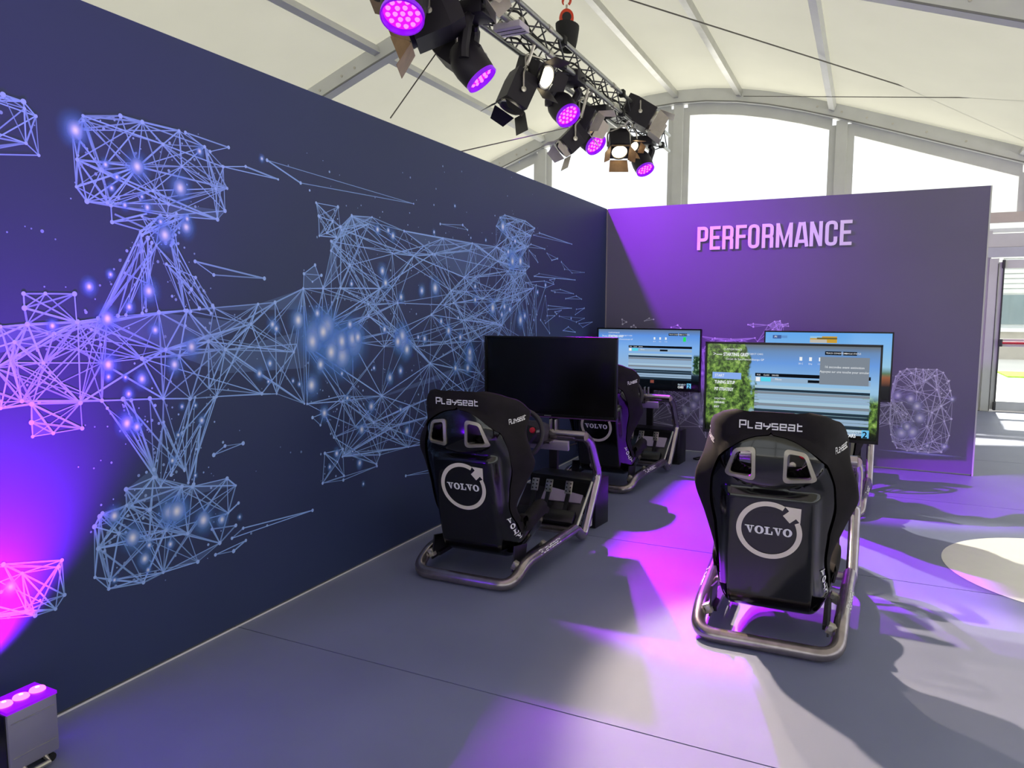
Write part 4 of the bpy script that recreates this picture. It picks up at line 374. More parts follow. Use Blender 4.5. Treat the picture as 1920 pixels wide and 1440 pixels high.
# ------------------------------------------------------------------ tent: arches, purlins, membrane, gable
XC = -.54; GY = 5.12
prof = [(0, 5.086), (.5, 5.063), (1.0, 4.995), (1.5, 4.885), (2.0, 4.742), (2.5, 4.575), (3.0, 4.397), (3.86, 4.085), (4.9, 3.71), (6.2, 3.24), (7.45, 2.79)]
def roofz(u):
    u = abs(u)
    for (a, za), (b, zb) in zip(prof[:-1], prof[1:]):
        if u <= b: return za+(zb-za)*(u-a)/(b-a)
    return 2.79
US = [-7.45+i*14.9/60 for i in range(61)]
ceil = empty('ceiling'); tag(ceil, kind='structure')
bays = [-14.88, -9.88, -4.88, .12, 5.12]
for a, b in zip(bays[:-1], bays[1:]):
    v = []; f = []; NY = 6
    for j in range(NY+1):
        y = a+(b-a)*j/NY; sag = .05*math.sin(math.pi*j/NY)
        for u in US: v.append((XC+u, y, roofz(u)+.03-sag*.3))
    n = len(US)
    for j in range(NY):
        for i in range(n-1): f.append((j*n+i, j*n+i+1, (j+1)*n+i+1, (j+1)*n+i))
    raw('fabric_panel', v, f, fabric_roof, ceil, True)
k = 3
def arch(y, name):
    mb = MB(); w = .07; v = []; f = []; n = len(US)
    for u in US:
        z = roofz(u)+.02; d = .215
        v += [(XC+u, y-w, z), (XC+u, y+w, z), (XC+u, y+w, z-d), (XC+u, y-w, z-d)]
    for i in range(n-1):
        for q in range(4): f.append((4*i+q, 4*i+(q+1) % 4, 4*i+4+(q+1) % 4, 4*i+4+q))
    mb.add(v, f); o = mb.build(name, white_alu, None, ang=25); tag(o, kind='structure')
    g = MB()                                                    # keder groove strip along the lower lip
    v = []; f = []
    for u in US:
        z = roofz(u)-.195; v += [(XC+u, y-w-.012, z+.018), (XC+u, y-w, z+.018), (XC+u, y-w, z), (XC+u, y-w-.012, z)]
    for i in range(n-1):
        for q in range(4): f.append((4*i+q, 4*i+(q+1) % 4, 4*i+4+(q+1) % 4, 4*i+4+q))
    g.add(v, f); g.build('groove_strip', mat('groove_shadow_grey', srgb(120, 120, 118), .6, noise=.05), o)
    for u in (-3.9, -3.55, -3.3, -2.95, -2.75, 2.2, 2.55, 2.9, 3.25, 3.7, 4.2):
        MB().lathe([(.0, -.008), (.016, -.006), (.016, .004)], 10, lookM((XC+u, y-w-.002, roofz(u)-.09), (0, 1, 0))).build('bolt', steel, o)
    return o
for i, y in enumerate(bays[1:]): arch(y, 'trim_%d' % (k+i))
k += 4
for u in (-4.9, -2.42, -1.03, 0.0, 1.03, 2.42, 4.9):
    for a, b in zip(bays[:-1], bays[1:]):
        o = MB().box((XC+u, (a+b)/2, roofz(u)-.055), (.085, b-a-.14, .09), (0, math.atan((roofz(u-.2)-roofz(u+.2))/.4), 0)).build('trim_%d' % k, grey_alu if abs(u) < 2 else white_alu, None, smooth=False); tag(o, kind='structure'); k += 1
# gable wall: posts, rails, panes
posts = [-5.5, -3.0, -.5, 2.02, 4.52]
for x in posts:
    z1 = roofz(x-XC)-.2
    z0 = 2.7 if x > 4 else 0.0; o = MB().box((x, GY+.02, (z0+z1)/2), (.16, .10, z1-z0)).build('trim_%d' % k, white_alu, None, smooth=False); tag(o, kind='structure'); k += 1
    for s in (-1, 1):
        MB().box((x+s*.13, GY+.05, (z1-.05+2.86)/2), (.10, .03, z1-.05-2.86)).build('post_flange', white_alu, o, smooth=False)
edges = [-7.9]+posts+[6.85]
pn = 1
for a, b in zip(edges[:-1], edges[1:]):
    xs = [a+.14+(b-a-.28)*i/10 for i in range(11)]
    w = empty('window_%d' % pn, ((a+b)/2, GY+.06, 2.85)); tag(w, kind='structure'); pn += 1
    X0 = (a+b)/2
    top = [(x-X0, 0, roofz(x-XC)-.36-2.85) for x in xs]
    if min(p[2] for p in top) < .08: top = [(p[0], 0, max(.05, p[2])) for p in top]
    v = [(p[0], 0, 0) for p in top]+top; n = len(top)
    raw('pane', v, [(i, i+1, n+i+1, n+i) for i in range(n-1)], pvc, w)
    mb = MB(); v = []; f = []
    for x in xs:
        z = roofz(x-XC)-.18-2.85; v += [(x-X0, -.02, z), (x-X0, .02, z), (x-X0, .02, z-.19), (x-X0, -.02, z-.19)]
    for i in range(n-1):
        for q in range(4): f.append((4*i+q, 4*i+(q+1) % 4, 4*i+4+(q+1) % 4, 4*i+4+q))
    mb.add(v, f).build('head_frame', white_alu, w, smooth=False)
rail = MB().box((XC, GY, 2.775), (14.9, .12, .15)).build('trim_%d' % k, white_alu, None, smooth=False); tag(rail, kind='structure'); k += 1
beige = mat('beige_rail', srgb(196, 186, 176), .5, noise=.04)
MB().box((0, -.064, 0), (14.8, .012, .14)).build('rail_face', beige, rail, smooth=False).location = (XC, GY, 2.775)
wg = empty('wall_gable'); tag(wg, kind='structure')
MB().box((XC-1.42, GY+.03, 1.3), (12.06, .05, 2.6)).build('wall_panel', white_alu, wg, smooth=False)
MB().box((4.105, GY+.0, 1.1), (.11, .10, 2.2)).build('door_jamb', white_alu, wg, smooth=False)
MB().box((5.37, GY+.0, 1.1), (.11, .10, 2.2)).build('door_jamb', white_alu, wg, smooth=False)
MB().box((5.4, GY+.02, 2.46), (2.8, .06, .19)).build('fascia_panel', white_alu, wg, smooth=False)
MB().box((5.4, GY+.03, 2.60), (2.8, .04, .06)).build('fascia_strip', mat('pale_green_strip', srgb(232, 240, 232), .5, noise=.02), wg, smooth=False)
MB().box((5.4, GY+.0, 2.29), (2.8, .08, .14)).build('fascia_panel', mat('light_grey_panel', srgb(188, 192, 198), .5, noise=.03), wg, smooth=False)
raw('added_glass_panel', [(5.43, GY+.03, .1), (6.9, GY+.03, .1), (6.9, GY+.03, 2.2), (5.43, GY+.03, 2.2)], [(0, 1, 2, 3)], door_glass, wg)  # unseen glazing right of the door, added to let in more daylight
dr = empty('door_1', (4.16, GY, 0)); tag(dr, kind='structure')
dark_gasket = mat('dark_gasket', srgb(58, 58, 60), .6, noise=.06)
MB().box((.035, 0, 1.09), (.055, .06, 2.12)).build('stile', white_alu, dr, smooth=False)
MB().box((1.115, 0, 1.09), (.07, .06, 2.12)).build('stile', white_alu, dr, smooth=False)
MB().box((.575, 0, 2.12), (1.02, .06, .12)).build('top_rail', white_alu, dr, smooth=False)
MB().box((.575, 0, .085), (1.02, .06, .13)).build('bottom_rail', grey_alu, dr, smooth=False)
MB().box((.575, 0, 1.0), (1.02, .06, .11)).build('middle_rail', white_alu, dr, smooth=False)
MB().box((.066, -.036, 1.09), (.018, .03, 2.02)).build('gasket', dark_gasket, dr, smooth=False)
MB().box((-.003, -.045, 1.07), (.008, .02, 2.12)).build('gasket', dark_gasket, dr, smooth=False)
for z in (.08, 2.12): MB().box((.06, -.055, z), (.035, .05, .12), bev=.006).build('hinge', dark_gasket, dr)
bar = MB().tube([(.09, -.075, 1.0), (1.09, -.075, 1.0)], .019, 12).build('push_bar', mat('red_push_bar', srgb(196, 22, 52), .35, noise=.05), dr)
MB().box((.08, -.06, 1.0), (.05, .07, .11), bev=.008).build('bar_bracket', dark_gasket, bar)
raw('glass_pane', [(.07, 0, .15), (1.08, 0, .15), (1.08, 0, .945), (.07, 0, .945)], [(0, 1, 2, 3)], door_glass, dr)
raw('glass_pane', [(.07, 0, 1.055), (1.08, 0, 1.055), (1.08, 0, 2.06), (.07, 0, 2.06)], [(0, 1, 2, 3)], door_glass, dr)
# side and rear walls of the tent: the right side and the rear are glazed, the far left is fabric
wr = empty('wall_right'); tag(wr, kind='structure')
MB().box((6.92, -4.88, .2), (.06, 20, .4)).build('sill_panel', white_alu, wr, smooth=False)
MB().box((6.92, -4.88, 2.73), (.10, 20, .16)).build('eaves_rail', white_alu, wr, smooth=False)
for i in range(9): MB().box((6.92, -14.88+i*2.5, 1.4), (.10, .12, 2.8)).build('post', white_alu, wr, smooth=False)
for i in range(8):
    y = -14.88+i*2.5; raw('pane', [(6.92, y, .4), (6.92, y+2.5, .4), (6.92, y+2.5, 2.65), (6.92, y, 2.65)], [(0, 1, 2, 3)], pvc, wr)
wl2 = raw('wall_far_left', [(-8.0, -14.88, 0), (-8.0, 5.12, 0), (-8.0, 5.12, 2.82), (-8.0, -14.88, 2.82)], [(3, 2, 1, 0)], fabric_wall); tag(wl2, kind='structure')
wrr = empty('wall_rear'); tag(wrr, kind='structure')
v = [(XC+u, -14.9, .4) for u in US]+[(XC+u, -14.9, roofz(u)-.1) for u in US]; n = len(US)
MB().box((XC, -14.9, .2), (14.9, .06, .4)).build('sill_panel', white_alu, wrr, smooth=False)
for i in range(6):
    ia, ib = i*10, i*10+10
    raw('pane', v, [(q, q+1, n+q+1, n+q) for q in range(ia, ib)], pvc, wrr)
    z1 = roofz(US[ia])-.1; MB().box((XC+US[ia], -14.9, z1/2), (.14, .10, z1)).build('post', white_alu, wrr, smooth=False)
MB().box((XC, -14.9, 2.75), (14.9, .10, .14)).build('rail', white_alu, wrr, smooth=False)
# bracing cables under the roof
def cable(a, b, label, r=.007, sag=0.0):
    a, b = Vector(a), Vector(b); o = MB().tube([a+(b-a)*t/12-Vector((0, 0, sag*math.sin(math.pi*t/12))) for t in range(13)], r, 6).build('bracing_cable', wire_steel); tag(o, label, 'cable', 'roof bracing cables'); return o
cable((-.35, .16, 4.86), (4.36, 5.04, 4.02), 'long steel bracing cable slanting across the roof to upper right', .008)
cable((.56, 5.02, 4.87), (6.3, 1.6, 3.25), 'thin steel cable starting beside the crown of the gable arch', .006)
cable((-.78, -1.85, 3.80), (-.78, -2.76, 2.87), 'thin taut cable running down behind the left partition top', .005)
cable((-.3, -.37, 3.28), (-.3, -2.62, 2.60), 'thin cable slanting above the left partition below the lamps', .005)

# ------------------------------------------------------------------ outside
pav = MB().box((6, 5, -.12), (120, 120, .1)).build('ground_pavement', mat('pale_concrete', srgb(225, 222, 215), .9, noise=.05, nscale=.6), None, smooth=False); tag(pav, kind='structure')
lawn = MB().box((9.5, 13.6, -.055), (8, 1.7, .04)).build('grass_verge', mat('lawn_green', srgb(150, 190, 60), .95, noise=.35, nscale=9, bump=1, bscale=120), None, smooth=False); tag(lawn, 'bright green grass verge beyond the glazed door', 'grass', kind='stuff')
bl = empty('office_building', (9, 21, -.07)); tag(bl, 'white building with louvred shutters seen through the glazed door', 'building')
plaster = mat('white_render', srgb(225, 228, 226), .8, noise=.04, nscale=2)
grey_glass = mat('grey_window_glass', srgb(120, 138, 142), .15, 0, .5, noise=.1, nscale=1)
MB().box((0, 3, 3.1), (16, 6, 6.2)).build('wall', plaster, bl, smooth=False)
MB().box((0, -.25, .95), (16, .5, .12)).build('ledge', plaster, bl, smooth=False)
MB().box((0, -.15, .45), (16, .3, .9)).build('plinth', mat('stained_concrete', srgb(188, 182, 172), .9, noise=.12, nscale=1.5), bl, smooth=False)
for i in range(6):
    x = -3.2+i*1.05
    MB().box((x, -.03, 1.6), (.85, .06, .95)).build('window', grey_glass, bl, smooth=False)
    for j in range(9): MB().box((x, -.05, 2.2+j*.16), (.98, .06, .12), (.4, 0, 0)).build('louvre_slat', plaster, bl, smooth=False)
    MB().box((x+.525, -.06, 2.2), (.1, .12, 2.6)).build('pilaster', plaster, bl, smooth=False)

# ------------------------------------------------------------------ white round floor disc
disc = MB().lathe([(0, .002), (.685, .002), (.69, 0.0)], 72).build('floor_disc', mat('white_vinyl_disc', srgb(246, 244, 236), .45, noise=.02), None); disc.location = (3.65, -2.6, .0015)
tag(disc, 'round white vinyl disc stuck to the grey floor at the right', 'floor disc')

# ------------------------------------------------------------------ lighting truss
TX, TY0, TY1 = -.55, -4.6, 4.2
A = Vector((TX+.13, 0, 4.18)); B = Vector((TX+.13, 0, 3.945)); Cc = Vector((TX-.13, 0, 3.945)); D_ = Vector((TX-.13, 0, 4.18))
tr = empty('lighting_truss', (0, 0, 0)); tag(tr, 'square aluminium lighting truss hanging under the tent ridge', 'truss')
for p in (A, B, Cc, D_):
    MB().tube([(p.x, TY0, p.z), (p.x, TY1, p.z)], .025, 14).build('chord_tube', truss_alu, tr)
step = .235; nb = int((TY1-TY0)/step)
protos = {}
brace_m = mat('dark_truss_brace', srgb(78, 78, 82), .4, .7, noise=.1, nscale=20)
for pi, (p, q) in enumerate(((A, B), (B, Cc), (Cc, D_), (D_, A))):
    for par in (0, 1):
        a, b = (p, q) if par == 0 else (q, p)
        d = Vector((b.x-a.x, step, b.z-a.z)); o = MB().tube([(a.x, 0, a.z), (a.x+d.x, step, a.z+d.z)], .0085, 6, caps=False).build('brace', brace_m, tr)
        protos[(pi, par)] = [o, 0]
for i in range(nb):
    for pi in range(4):
        pr = protos[(pi, i % 2)]
        o = pr[0] if pr[1] == 0 else pr[0].copy()
        if pr[1]: col.objects.link(o)
        pr[1] += 1; o.parent = tr; o.location = (0, TY0+i*step, 0)
for y in (-2.6, -.6, 1.4, 3.4):
    for p in (A, B, Cc, D_): MB().tube([(p.x, y-.04, p.z), (p.x, y+.04, p.z)], .032, 14).build('coupler', steel, tr)
    for p in (A, B): MB().box((p.x, y+.35, p.z), (.075, .09, .085), bev=.01).build('cable_tie_clamp', rubber, tr)
for j, (dx, dz, y0, y1) in enumerate(((.05, -.06, -4.4, 3.8), (-.03, -.2, -4.4, 3.9), (.0, -.12, -4.4, 3.2), (.09, -.17, -4.2, 2.8))):
    pts = [(TX+dx+random.uniform(-.025, .025), y0+(y1-y0)*t/46, A.z+dz+random.uniform(-.05, .02)) for t in range(47)]
    o = MB().tube(fillet(pts, .05, 3), .011, 6).build('power_cable', rubber); tag(o, ['thick black cable along the top of the lighting truss', 'black cable lying low inside the lighting truss', 'black cable winding through the middle of the lighting truss', 'black cable along the front side of the lighting truss'][j], 'cable', 'truss cables')
# grey driver box on the truss
db = empty('driver_box', (-.43, -1.42, 3.905)); tag(db, 'small pale grey flat box clipped under the lighting truss', 'box')
MB().box((0, 0, 0), (.26, .2, .055), bev=.006).build('case', mat('pale_grey_case', srgb(190, 182, 196), .45, noise=.04), db)
for y in (-.04, .04): MB().box((.0, y, -.029), (.24, .006, .004)).build('seam', rubber, db, smooth=False)
for x in (-.1, .1): MB().box((x, 0, .045), (.03, .05, .06)).build('clip', steel, db, smooth=False)
# chain hoist
ho = empty('chain_hoist', (TX+.0, .17, 4.44)); tag(ho, 'orange manual chain hoist hooked to the roof beam above the truss', 'hoist')
body = MB().lathe([(0, -.06), (.07, -.06), (.095, -.045), (.1, 0), (.095, .045), (.07, .06), (0, .06)], 28, Matrix.Translation((0, 0, .12)) @ Euler((R(90), 0, R(25))).to_matrix().to_4x4() @ Matrix.Diagonal((.8, .95, .9, 1))).build('gear_case', orange_paint, ho)
MB().lathe([(0, .062), (.048, .062), (.052, .05)], 24, Matrix.Translation((0, 0, .12)) @ Euler((R(90), 0, R(25))).to_matrix().to_4x4()).build('cover_disc', black_satin, body)
hk = [(0.045*math.cos(a), 0, .30+.045*math.sin(a)) for a in [R(-60+i*15) for i in range(20)]]
MB().tube(hk, [.014]*16+[.012, .010, .008, .005], 8).build('top_hook', orange_paint, ho)
MB().tube([(0, 0, .2), (0, 0, .262)], .012, 8).build('hook_shank', steel, ho)
MB().tube([(.0, 0, .345), (0, 0, .46)], .012, 8).build('beam_shackle', steel, ho)
for x in (-.07, .07):
    c = MB()
    for i in range(5):
        e = [(x+(.012*math.cos(t) if i % 2 else 0), (0 if i % 2 else .012*math.cos(t)), .04-i*.028+.019*math.sin(t)) for t in [2*math.pi*k/10 for k in range(10)]]
        c.tube(e, .004, 5, closed=True)
    c.build('chain', steel, ho)
bag = MB().lathe([(0, -.22), (.1, -.215), (.13, -.1), (.15, .02), (.15, .04), (.12, .04), (.11, -.1)], 18, Matrix.Translation((.02, -.02, .0)) @ Matrix.Diagonal((.8, 1.15, 1, 1))).build('chain_bag', rubber, ho)

# ------------------------------------------------------------------ stage lamps
PURPLE = (.42, .0, 1.0)
led_m = emat('purple_led', (0.72, .01, 1.0), 1.25)
led_hot = emat('purple_led_core', (1.0, .22, 1.0), 1.5)
warm_lens = emat('warm_lens_glow', (1.0, .82, .5), 7.0)
amber_lens = emat('amber_lens_glow', (1.0, .72, .28), 1.3)
def add_spot(name, parent, loc, direction, energy, colr, angle, blend, radius=.04):
    d = bpy.data.lights.new(name, 'SPOT'); d.energy = energy; d.color = colr; d.spot_size = R(angle); d.spot_blend = blend; d.shadow_soft_size = radius
    o = bpy.data.objects.new(name, d); col.objects.link(o); o.parent = parent; o.location = loc
    o.rotation_euler = Vector(direction).to_track_quat('-Z', 'Y').to_euler(); return o
def moving_head(lens, aim, label, energy=0, angle=30, blend=.3, sc=1.0, target=None):
    lens = Vector(lens); d = (Vector(aim)-lens).normalized()
    piv = lens-d*.20*sc
    chord = B if lens.x > TX-.08 else Cc
    root = empty('moving_head_lamp', (piv.x, piv.y, piv.z)); tag(root, label, 'stage light', 'purple moving head wash lamps')
    top = chord.z-.03-piv.z; hx = chord.x-piv.x
    hz = max(.26, top-.09)
    MB().box((hx*.5, 0, hz), (.30*sc, .26*sc, .12), bev=.02).build('base', lamp_black, root)
    for s in (-1, 1):
        MB().tube([(hx*.5+s*.16*sc, -.05, hz-.02), (hx*.5+s*.185*sc, -.05, hz-.02), (hx*.5+s*.185*sc, .05, hz-.02), (hx*.5+s*.16*sc, .05, hz-.02)], .01, 6).build('handle', lamp_black, root)
    MB().tube([(hx*.75, 0, hz+.05), (hx, 0, top+.0)], .016, 8).build('clamp', steel, root)
    yd = Vector((-d.y, d.x, 0)).normalized() if (abs(d.x)+abs(d.y)) > .02 else Vector((1, 0, 0))
    for s in (-1, 1):
        a = yd*s*.165*sc
        pts = [Vector((hx*.5, 0, hz-.06))+a*.6, Vector((hx*.4, 0, hz-.10))+a*1.02, a*1.02+Vector((0, 0, .04)), a*1.0+Vector((0, 0, -.03))]
        MB().tube(fillet(pts, .05, 4), [.035]*2+[.045]*(len(fillet(pts, .05, 4))-2), 8).build('yoke_arm', lamp_black, root)
    M = lookM((0, 0, 0), d)
    head = MB().lathe([(0, -.15*sc), (.07*sc, -.145*sc), (.115*sc, -.10*sc), (.145*sc, -.02*sc), (.15*sc, .06*sc), (.142*sc, .15*sc), (.135*sc, .185*sc)], 32, M).build('head', lamp_black, root)
    MB().lathe([(.137*sc, .15*sc), (.139*sc, .202*sc), (.128*sc, .205*sc), (.124*sc, .165*sc), (.124*sc, .155*sc)], 32, M).build('lens_rim', mat('painted_purple_glow_rim', srgb(96, 20, 190), .35, 0, .5, emit=(.35, 0, 1.0), estr=.5, noise=.05), head)  # LED light falling on the rim is put into its colour and emission
    MB().lathe([(0, .163*sc), (.126*sc, .163*sc)], 32, M).build('lens_plate', led_m, head)
    mb = MB()
    for ring, cnt in ((0, 1), (.048, 6), (.095, 12)):
        for i in range(cnt):
            a = 2*math.pi*i/cnt; mb.lathe([(0, .014*sc), (.012*sc, .01*sc), (.017*sc, 0)], 8, M @ Matrix.Translation((ring*sc*math.cos(a), ring*sc*math.sin(a), .166*sc)))
    tag(mb.build('led_array', led_hot, head), kind='stuff')
    if energy: 
        td = (Vector(target or aim)-lens).normalized()
        add_spot('lamp_beam', root, d*.26*sc, td, energy, PURPLE, angle, blend)
    return root
def fresnel(c, aim, label, lens_mat, leaf, energy=0, colr=(1, .86, .66), angle=40, blend=.5, sc=1.0, target=None, openA=35, leaves=4):
    c = Vector(c); d = (Vector(aim)-c).normalized(); M = lookM((0, 0, 0), d)
    root = empty('fresnel_spotlight', c); tag(root, label, 'stage light', 'fresnel spotlights with barn doors')
    chord = B if c.x > TX-.08 else Cc
    body = MB(); w, h = .135*sc, .125*sc
    body.add([M @ Vector(p) for p in [(-w*.85, -h*.8, -.2*sc), (w*.85, -h*.8, -.2*sc), (w*.85, h, -.2*sc), (-w*.85, h, -.2*sc), (-w, -h, -.1*sc), (w, -h, -.1*sc), (w, h*1.05, -.1*sc), (-w, h*1.05, -.1*sc), (-w, -h, .14*sc), (w, -h, .14*sc), (w, h, .14*sc), (-w, h, .14*sc)]],
             [(0, 3, 2, 1), (0, 1, 5, 4), (1, 2, 6, 5), (2, 3, 7, 6), (3, 0, 4, 7), (4, 5, 9, 8), (5, 6, 10, 9), (6, 7, 11, 10), (7, 4, 8, 11), (8, 9, 10, 11)])
    bd = body.build('housing', lamp_black, root, smooth=False)
    MB().lathe([(.118*sc, .135*sc), (.122*sc, .17*sc), (.106*sc, .172*sc), (.104*sc, .14*sc)], 28, M).build('lens_ring', steel if leaf is not amber_leaf else lamp_black, root)
    MB().lathe([(0, .166*sc), (.05*sc, .162*sc), (.105*sc, .148*sc)], 28, M).build('lens', lens_mat, root)
    MB().box(M @ Vector((0, 0, .178*sc)), (.26*sc, .26*sc, .008), M.to_3x3()).build('door_frame', steel, root, smooth=False) if False else None
    for i in range(leaves):
        q = M @ Matrix.Rotation(math.pi/2*i, 4, 'Z') @ Matrix.Translation((0, .125*sc, .175*sc)) @ Matrix.Rotation(R(-openA-8*(i % 2)), 4, 'X')
        L = .17*sc if i % 2 == 0 else .14*sc; b0 = .12*sc; b1 = (.135 if i % 2 == 0 else .08)*sc
        MB().prism([(-b0, 0), (b0, 0), (b1, L), (-b1, L)], -.002, .002, q @ Matrix.Rotation(R(90), 4, 'X')).build('barn_door_leaf', leaf, root, smooth=False)
    side = M.to_3x3() @ Vector((1, 0, 0)); top = Vector((chord.x, c.y, chord.z-.03))-c
    for s in (-1, 1):
        MB().lathe([(0, -.012), (.024, -.012), (.026, .006), (0, .012)], 12, lookM(side*s*(w+.02), side*s)).build('tilt_knob', steel, bd)
    yk = [side*(w+.02), side*(w+.02)+Vector((0, 0, .15)), Vector((top.x*.6, 0, min(top.z-.04, .24))), -side*(w+.02)+Vector((0, 0, .15)), -side*(w+.02)]
    MB().tube(fillet(yk, .03, 3), .011, 6).build('yoke', steel, root)
    if top.z > .2: MB().tube([(top.x*.6, 0, min(top.z-.04, .24)), (top.x, 0, top.z)], .016, 8).build('clamp', steel, root)
    if energy:
        td = (Vector(target or aim)-c).normalized(); add_spot('lamp_beam', root, d*.21*sc, td, energy, colr, angle, blend, .05)
    return root
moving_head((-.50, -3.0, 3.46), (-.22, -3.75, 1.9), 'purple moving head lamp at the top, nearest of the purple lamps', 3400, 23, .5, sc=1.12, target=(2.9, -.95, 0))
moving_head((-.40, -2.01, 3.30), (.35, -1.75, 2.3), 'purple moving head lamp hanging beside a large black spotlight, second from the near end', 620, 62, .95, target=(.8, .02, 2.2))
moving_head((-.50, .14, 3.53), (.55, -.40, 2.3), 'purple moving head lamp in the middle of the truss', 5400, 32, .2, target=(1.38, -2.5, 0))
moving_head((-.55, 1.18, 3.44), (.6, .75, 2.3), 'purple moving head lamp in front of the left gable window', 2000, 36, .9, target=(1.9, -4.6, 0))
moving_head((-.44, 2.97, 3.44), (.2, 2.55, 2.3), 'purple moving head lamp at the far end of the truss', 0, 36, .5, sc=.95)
# fresnels
WARM = (1, .80, .58)
fresnel((-.62, -2.44, 3.66), (-1.5, -2.9, 3.25), 'big black spotlight at the top left of the truss with amber leaves', amber_lens, amber_leaf, sc=1.2)
fresnel((-.62, -1.98, 3.54), (.1, -1.75, 3.0), 'large plain black spotlight seen from its side near the top', amber_lens, lamp_black, 0, WARM, 78, .8, sc=1.05, target=(3.4, -5.5, 0), openA=5, leaves=0)
fresnel((-.60, -.95, 3.50), (-1.0, -1.45, 2.2), 'black spotlight pointing down left with dark barn doors', lamp_black, black_paint, sc=.95)
fresnel((-.52, -.70, 3.74), (.55, -.98, 3.25), 'spotlight with bright glowing warm lens turned to the right', warm_lens, lamp_black, 600, WARM, 34, .8, sc=.9, target=(3.4, -5.6, 0), openA=30)
fresnel((-.55, .66, 3.64), (.4, .85, 3.15), 'black spotlight with amber lens just right of a purple lamp', amber_lens, pale_leaf, 1800, (1, .93, .80), 34, .5, target=(3.75, -2.5, 0), openA=25)
fresnel((-.62, .52, 3.36), (-1.3, -.1, 2.5), 'black spotlight low behind the middle purple lamp, pointing left', lamp_black, pale_leaf, sc=.85, openA=30)
fresnel((-.55, 2.05, 3.62), (-.2, 1.3, 2.7), 'spotlight hanging before the white window with two glowing lenses', warm_lens, amber_leaf, sc=.95, openA=30)
fresnel((-.45, 2.25, 3.66), (.3, 1.7, 3.1), 'far small spotlight with warm lens and amber leaves turned right', warm_lens, amber_leaf, sc=.6, openA=25)
fresnel((-.34, 2.30, 4.04), (.45, 2.55, 3.55), 'black spotlight on the far right of the truss with pale leaves', lamp_black, pale_leaf, sc=1.2, openA=8)
fresnel((-.28, -2.22, 3.99), (.15, -2.0, 3.45), 'grey spotlight on top of the truss cut by the picture edge', lamp_black, pale_leaf, 2200, WARM, 34, .3, sc=.85, openA=8, target=(3.4, -5.25, 0))

# ------------------------------------------------------------------ battery uplight on the floor
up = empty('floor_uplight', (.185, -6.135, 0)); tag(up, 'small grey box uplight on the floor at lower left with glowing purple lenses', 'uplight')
MB().box((0, 0, .125), (.115, .15, .19), bev=.006).build('housing', mat('grey_uplight_case', srgb(138, 134, 154), .4, .3, noise=.05), up)
MB().box((-.001, -.0765, .125), (.10, .004, .18)).build('rear_plate', black_satin, up, smooth=False)
for z in (.075, .185): MB().box((.058, 0, z), (.002, .13, .003)).build('case_seam', steel, up, smooth=False)
MB().box((0, 0, .222), (.116, .151, .01)).build('top_bezel', mat('painted_purple_glow_bezel', srgb(80, 10, 160), .3, emit=(.4, 0, 1), estr=.7, noise=.05), up, smooth=False)  # purple colour and emission stand in for LED light on the bezel
for i in range(3):
    l = MB().lathe([(.024, .0), (.022, .006), (.012, .010), (0, .011)], 18, Matrix.Translation((0, -.05+i*.05, .226))).build('lens', emat('uplight_lens', (1.0, .12, 1.0), 3.5), up)
    MB().lathe([(.006, .011), (0, .013)], 10, Matrix.Translation((0, -.05+i*.05, .226))).build('led', emat('uplight_led', (1, .7, 1), 6), l)
for y in (-.05, .05): MB().tube([(-.05, y, .015), (.055, y, .015)], .014, 10).build('foot', rubber, up)
MB().tube([(.055, -.035, .03), (.075, -.035, .018), (.075, .03, .018), (.055, .03, .03)], .008, 8).build('stand_bar', steel, up)
add_spot('uplight_beam', up, (-.03, -.03, .245), (-.34, -.10, 1.0), 950, (.46, 0, 1.0), 110, 1.0, .03)

# ------------------------------------------------------------------ racing seat surface
SEC = [(-.035, 1.025, .10, .13, .02), (-.035, 1.005, .15, .20, .07), (-.034, .970, .18, .243, .14), (-.028, .915, .19, .268, .205), (-.018, .85, .195, .280, .245), (.0, .77, .19, .292, .135),
       (.02, .69, .18, .318, .105), (.035, .60, .18, .322, .140), (.06, .50, .19, .278, .105), (.083, .40, .20, .236, .06), (.112, .28, .205, .232, .12),
       (.145, .170, .208, .240, .17), (.20, .114, .210, .250, .205), (.30, .100, .21, .264, .20), (.45, .112, .20, .272, .225), (.58, .140, .19, .266, .20), (.68, .190, .17, .235, .10)]
SECA = np.array(SEC); NS = len(SEC)-1
def sec(v):
    v = min(max(v, 0), NS-1e-6); i = int(v); t = v-i
    p0 = SECA[max(i-1, 0)]; p1 = SECA[i]; p2 = SECA[i+1]; p3 = SECA[min(i+2, NS)]
    return .5*((2*p1)+(-p0+p2)*t+(2*p0-5*p1+4*p2-p3)*t*t+(-p0+3*p1-3*p2+p3)*t**3)
def Sbase(u, v):
    a = sec(v); b = sec(min(v+.02, NS)); c = sec(max(v-.02, 0)); ty, tz = b[0]-c[0], b[1]-c[1]; L = math.hypot(ty, tz) or 1; ty /= L; tz /= L
    ny, nz = -tz, ty; wc, we, de = a[2], a[3], a[4]; s = -1 if u < 0 else 1; au = abs(u); A0 = wc*.75
    if au <= .5: x, n = A0*au*2, 0.0
    else:
        t = (au-.5)*2; bx = wc+(we-wc)*.35; x = A0*(1-t)**2+bx*2*t*(1-t)+we*t*t; n = de*t*t
    return x*s, a[0], a[1], n, ny, nz
def S(u, v):
    x, y, z, n, ny, nz = Sbase(u, v); d = 0.0
    if v < 11:
        e = (x/.205)**2+((z-.826)/.122)**2
        if e < 1: d -= (.028+.05*(.95-z)/.25)*(1-e)**.42
        zz = z
        if zz < .695 and zz > .12:
            k = min(1, max(0, (.695-zz)/.022)); k = k*k*(3-2*k); q = min(1, max(0, (.205-abs(x))/.04)); q = q*q*(3-2*q); d -= .034*k*q
    n += d
    return Vector((x, y+n*ny, z+n*nz))
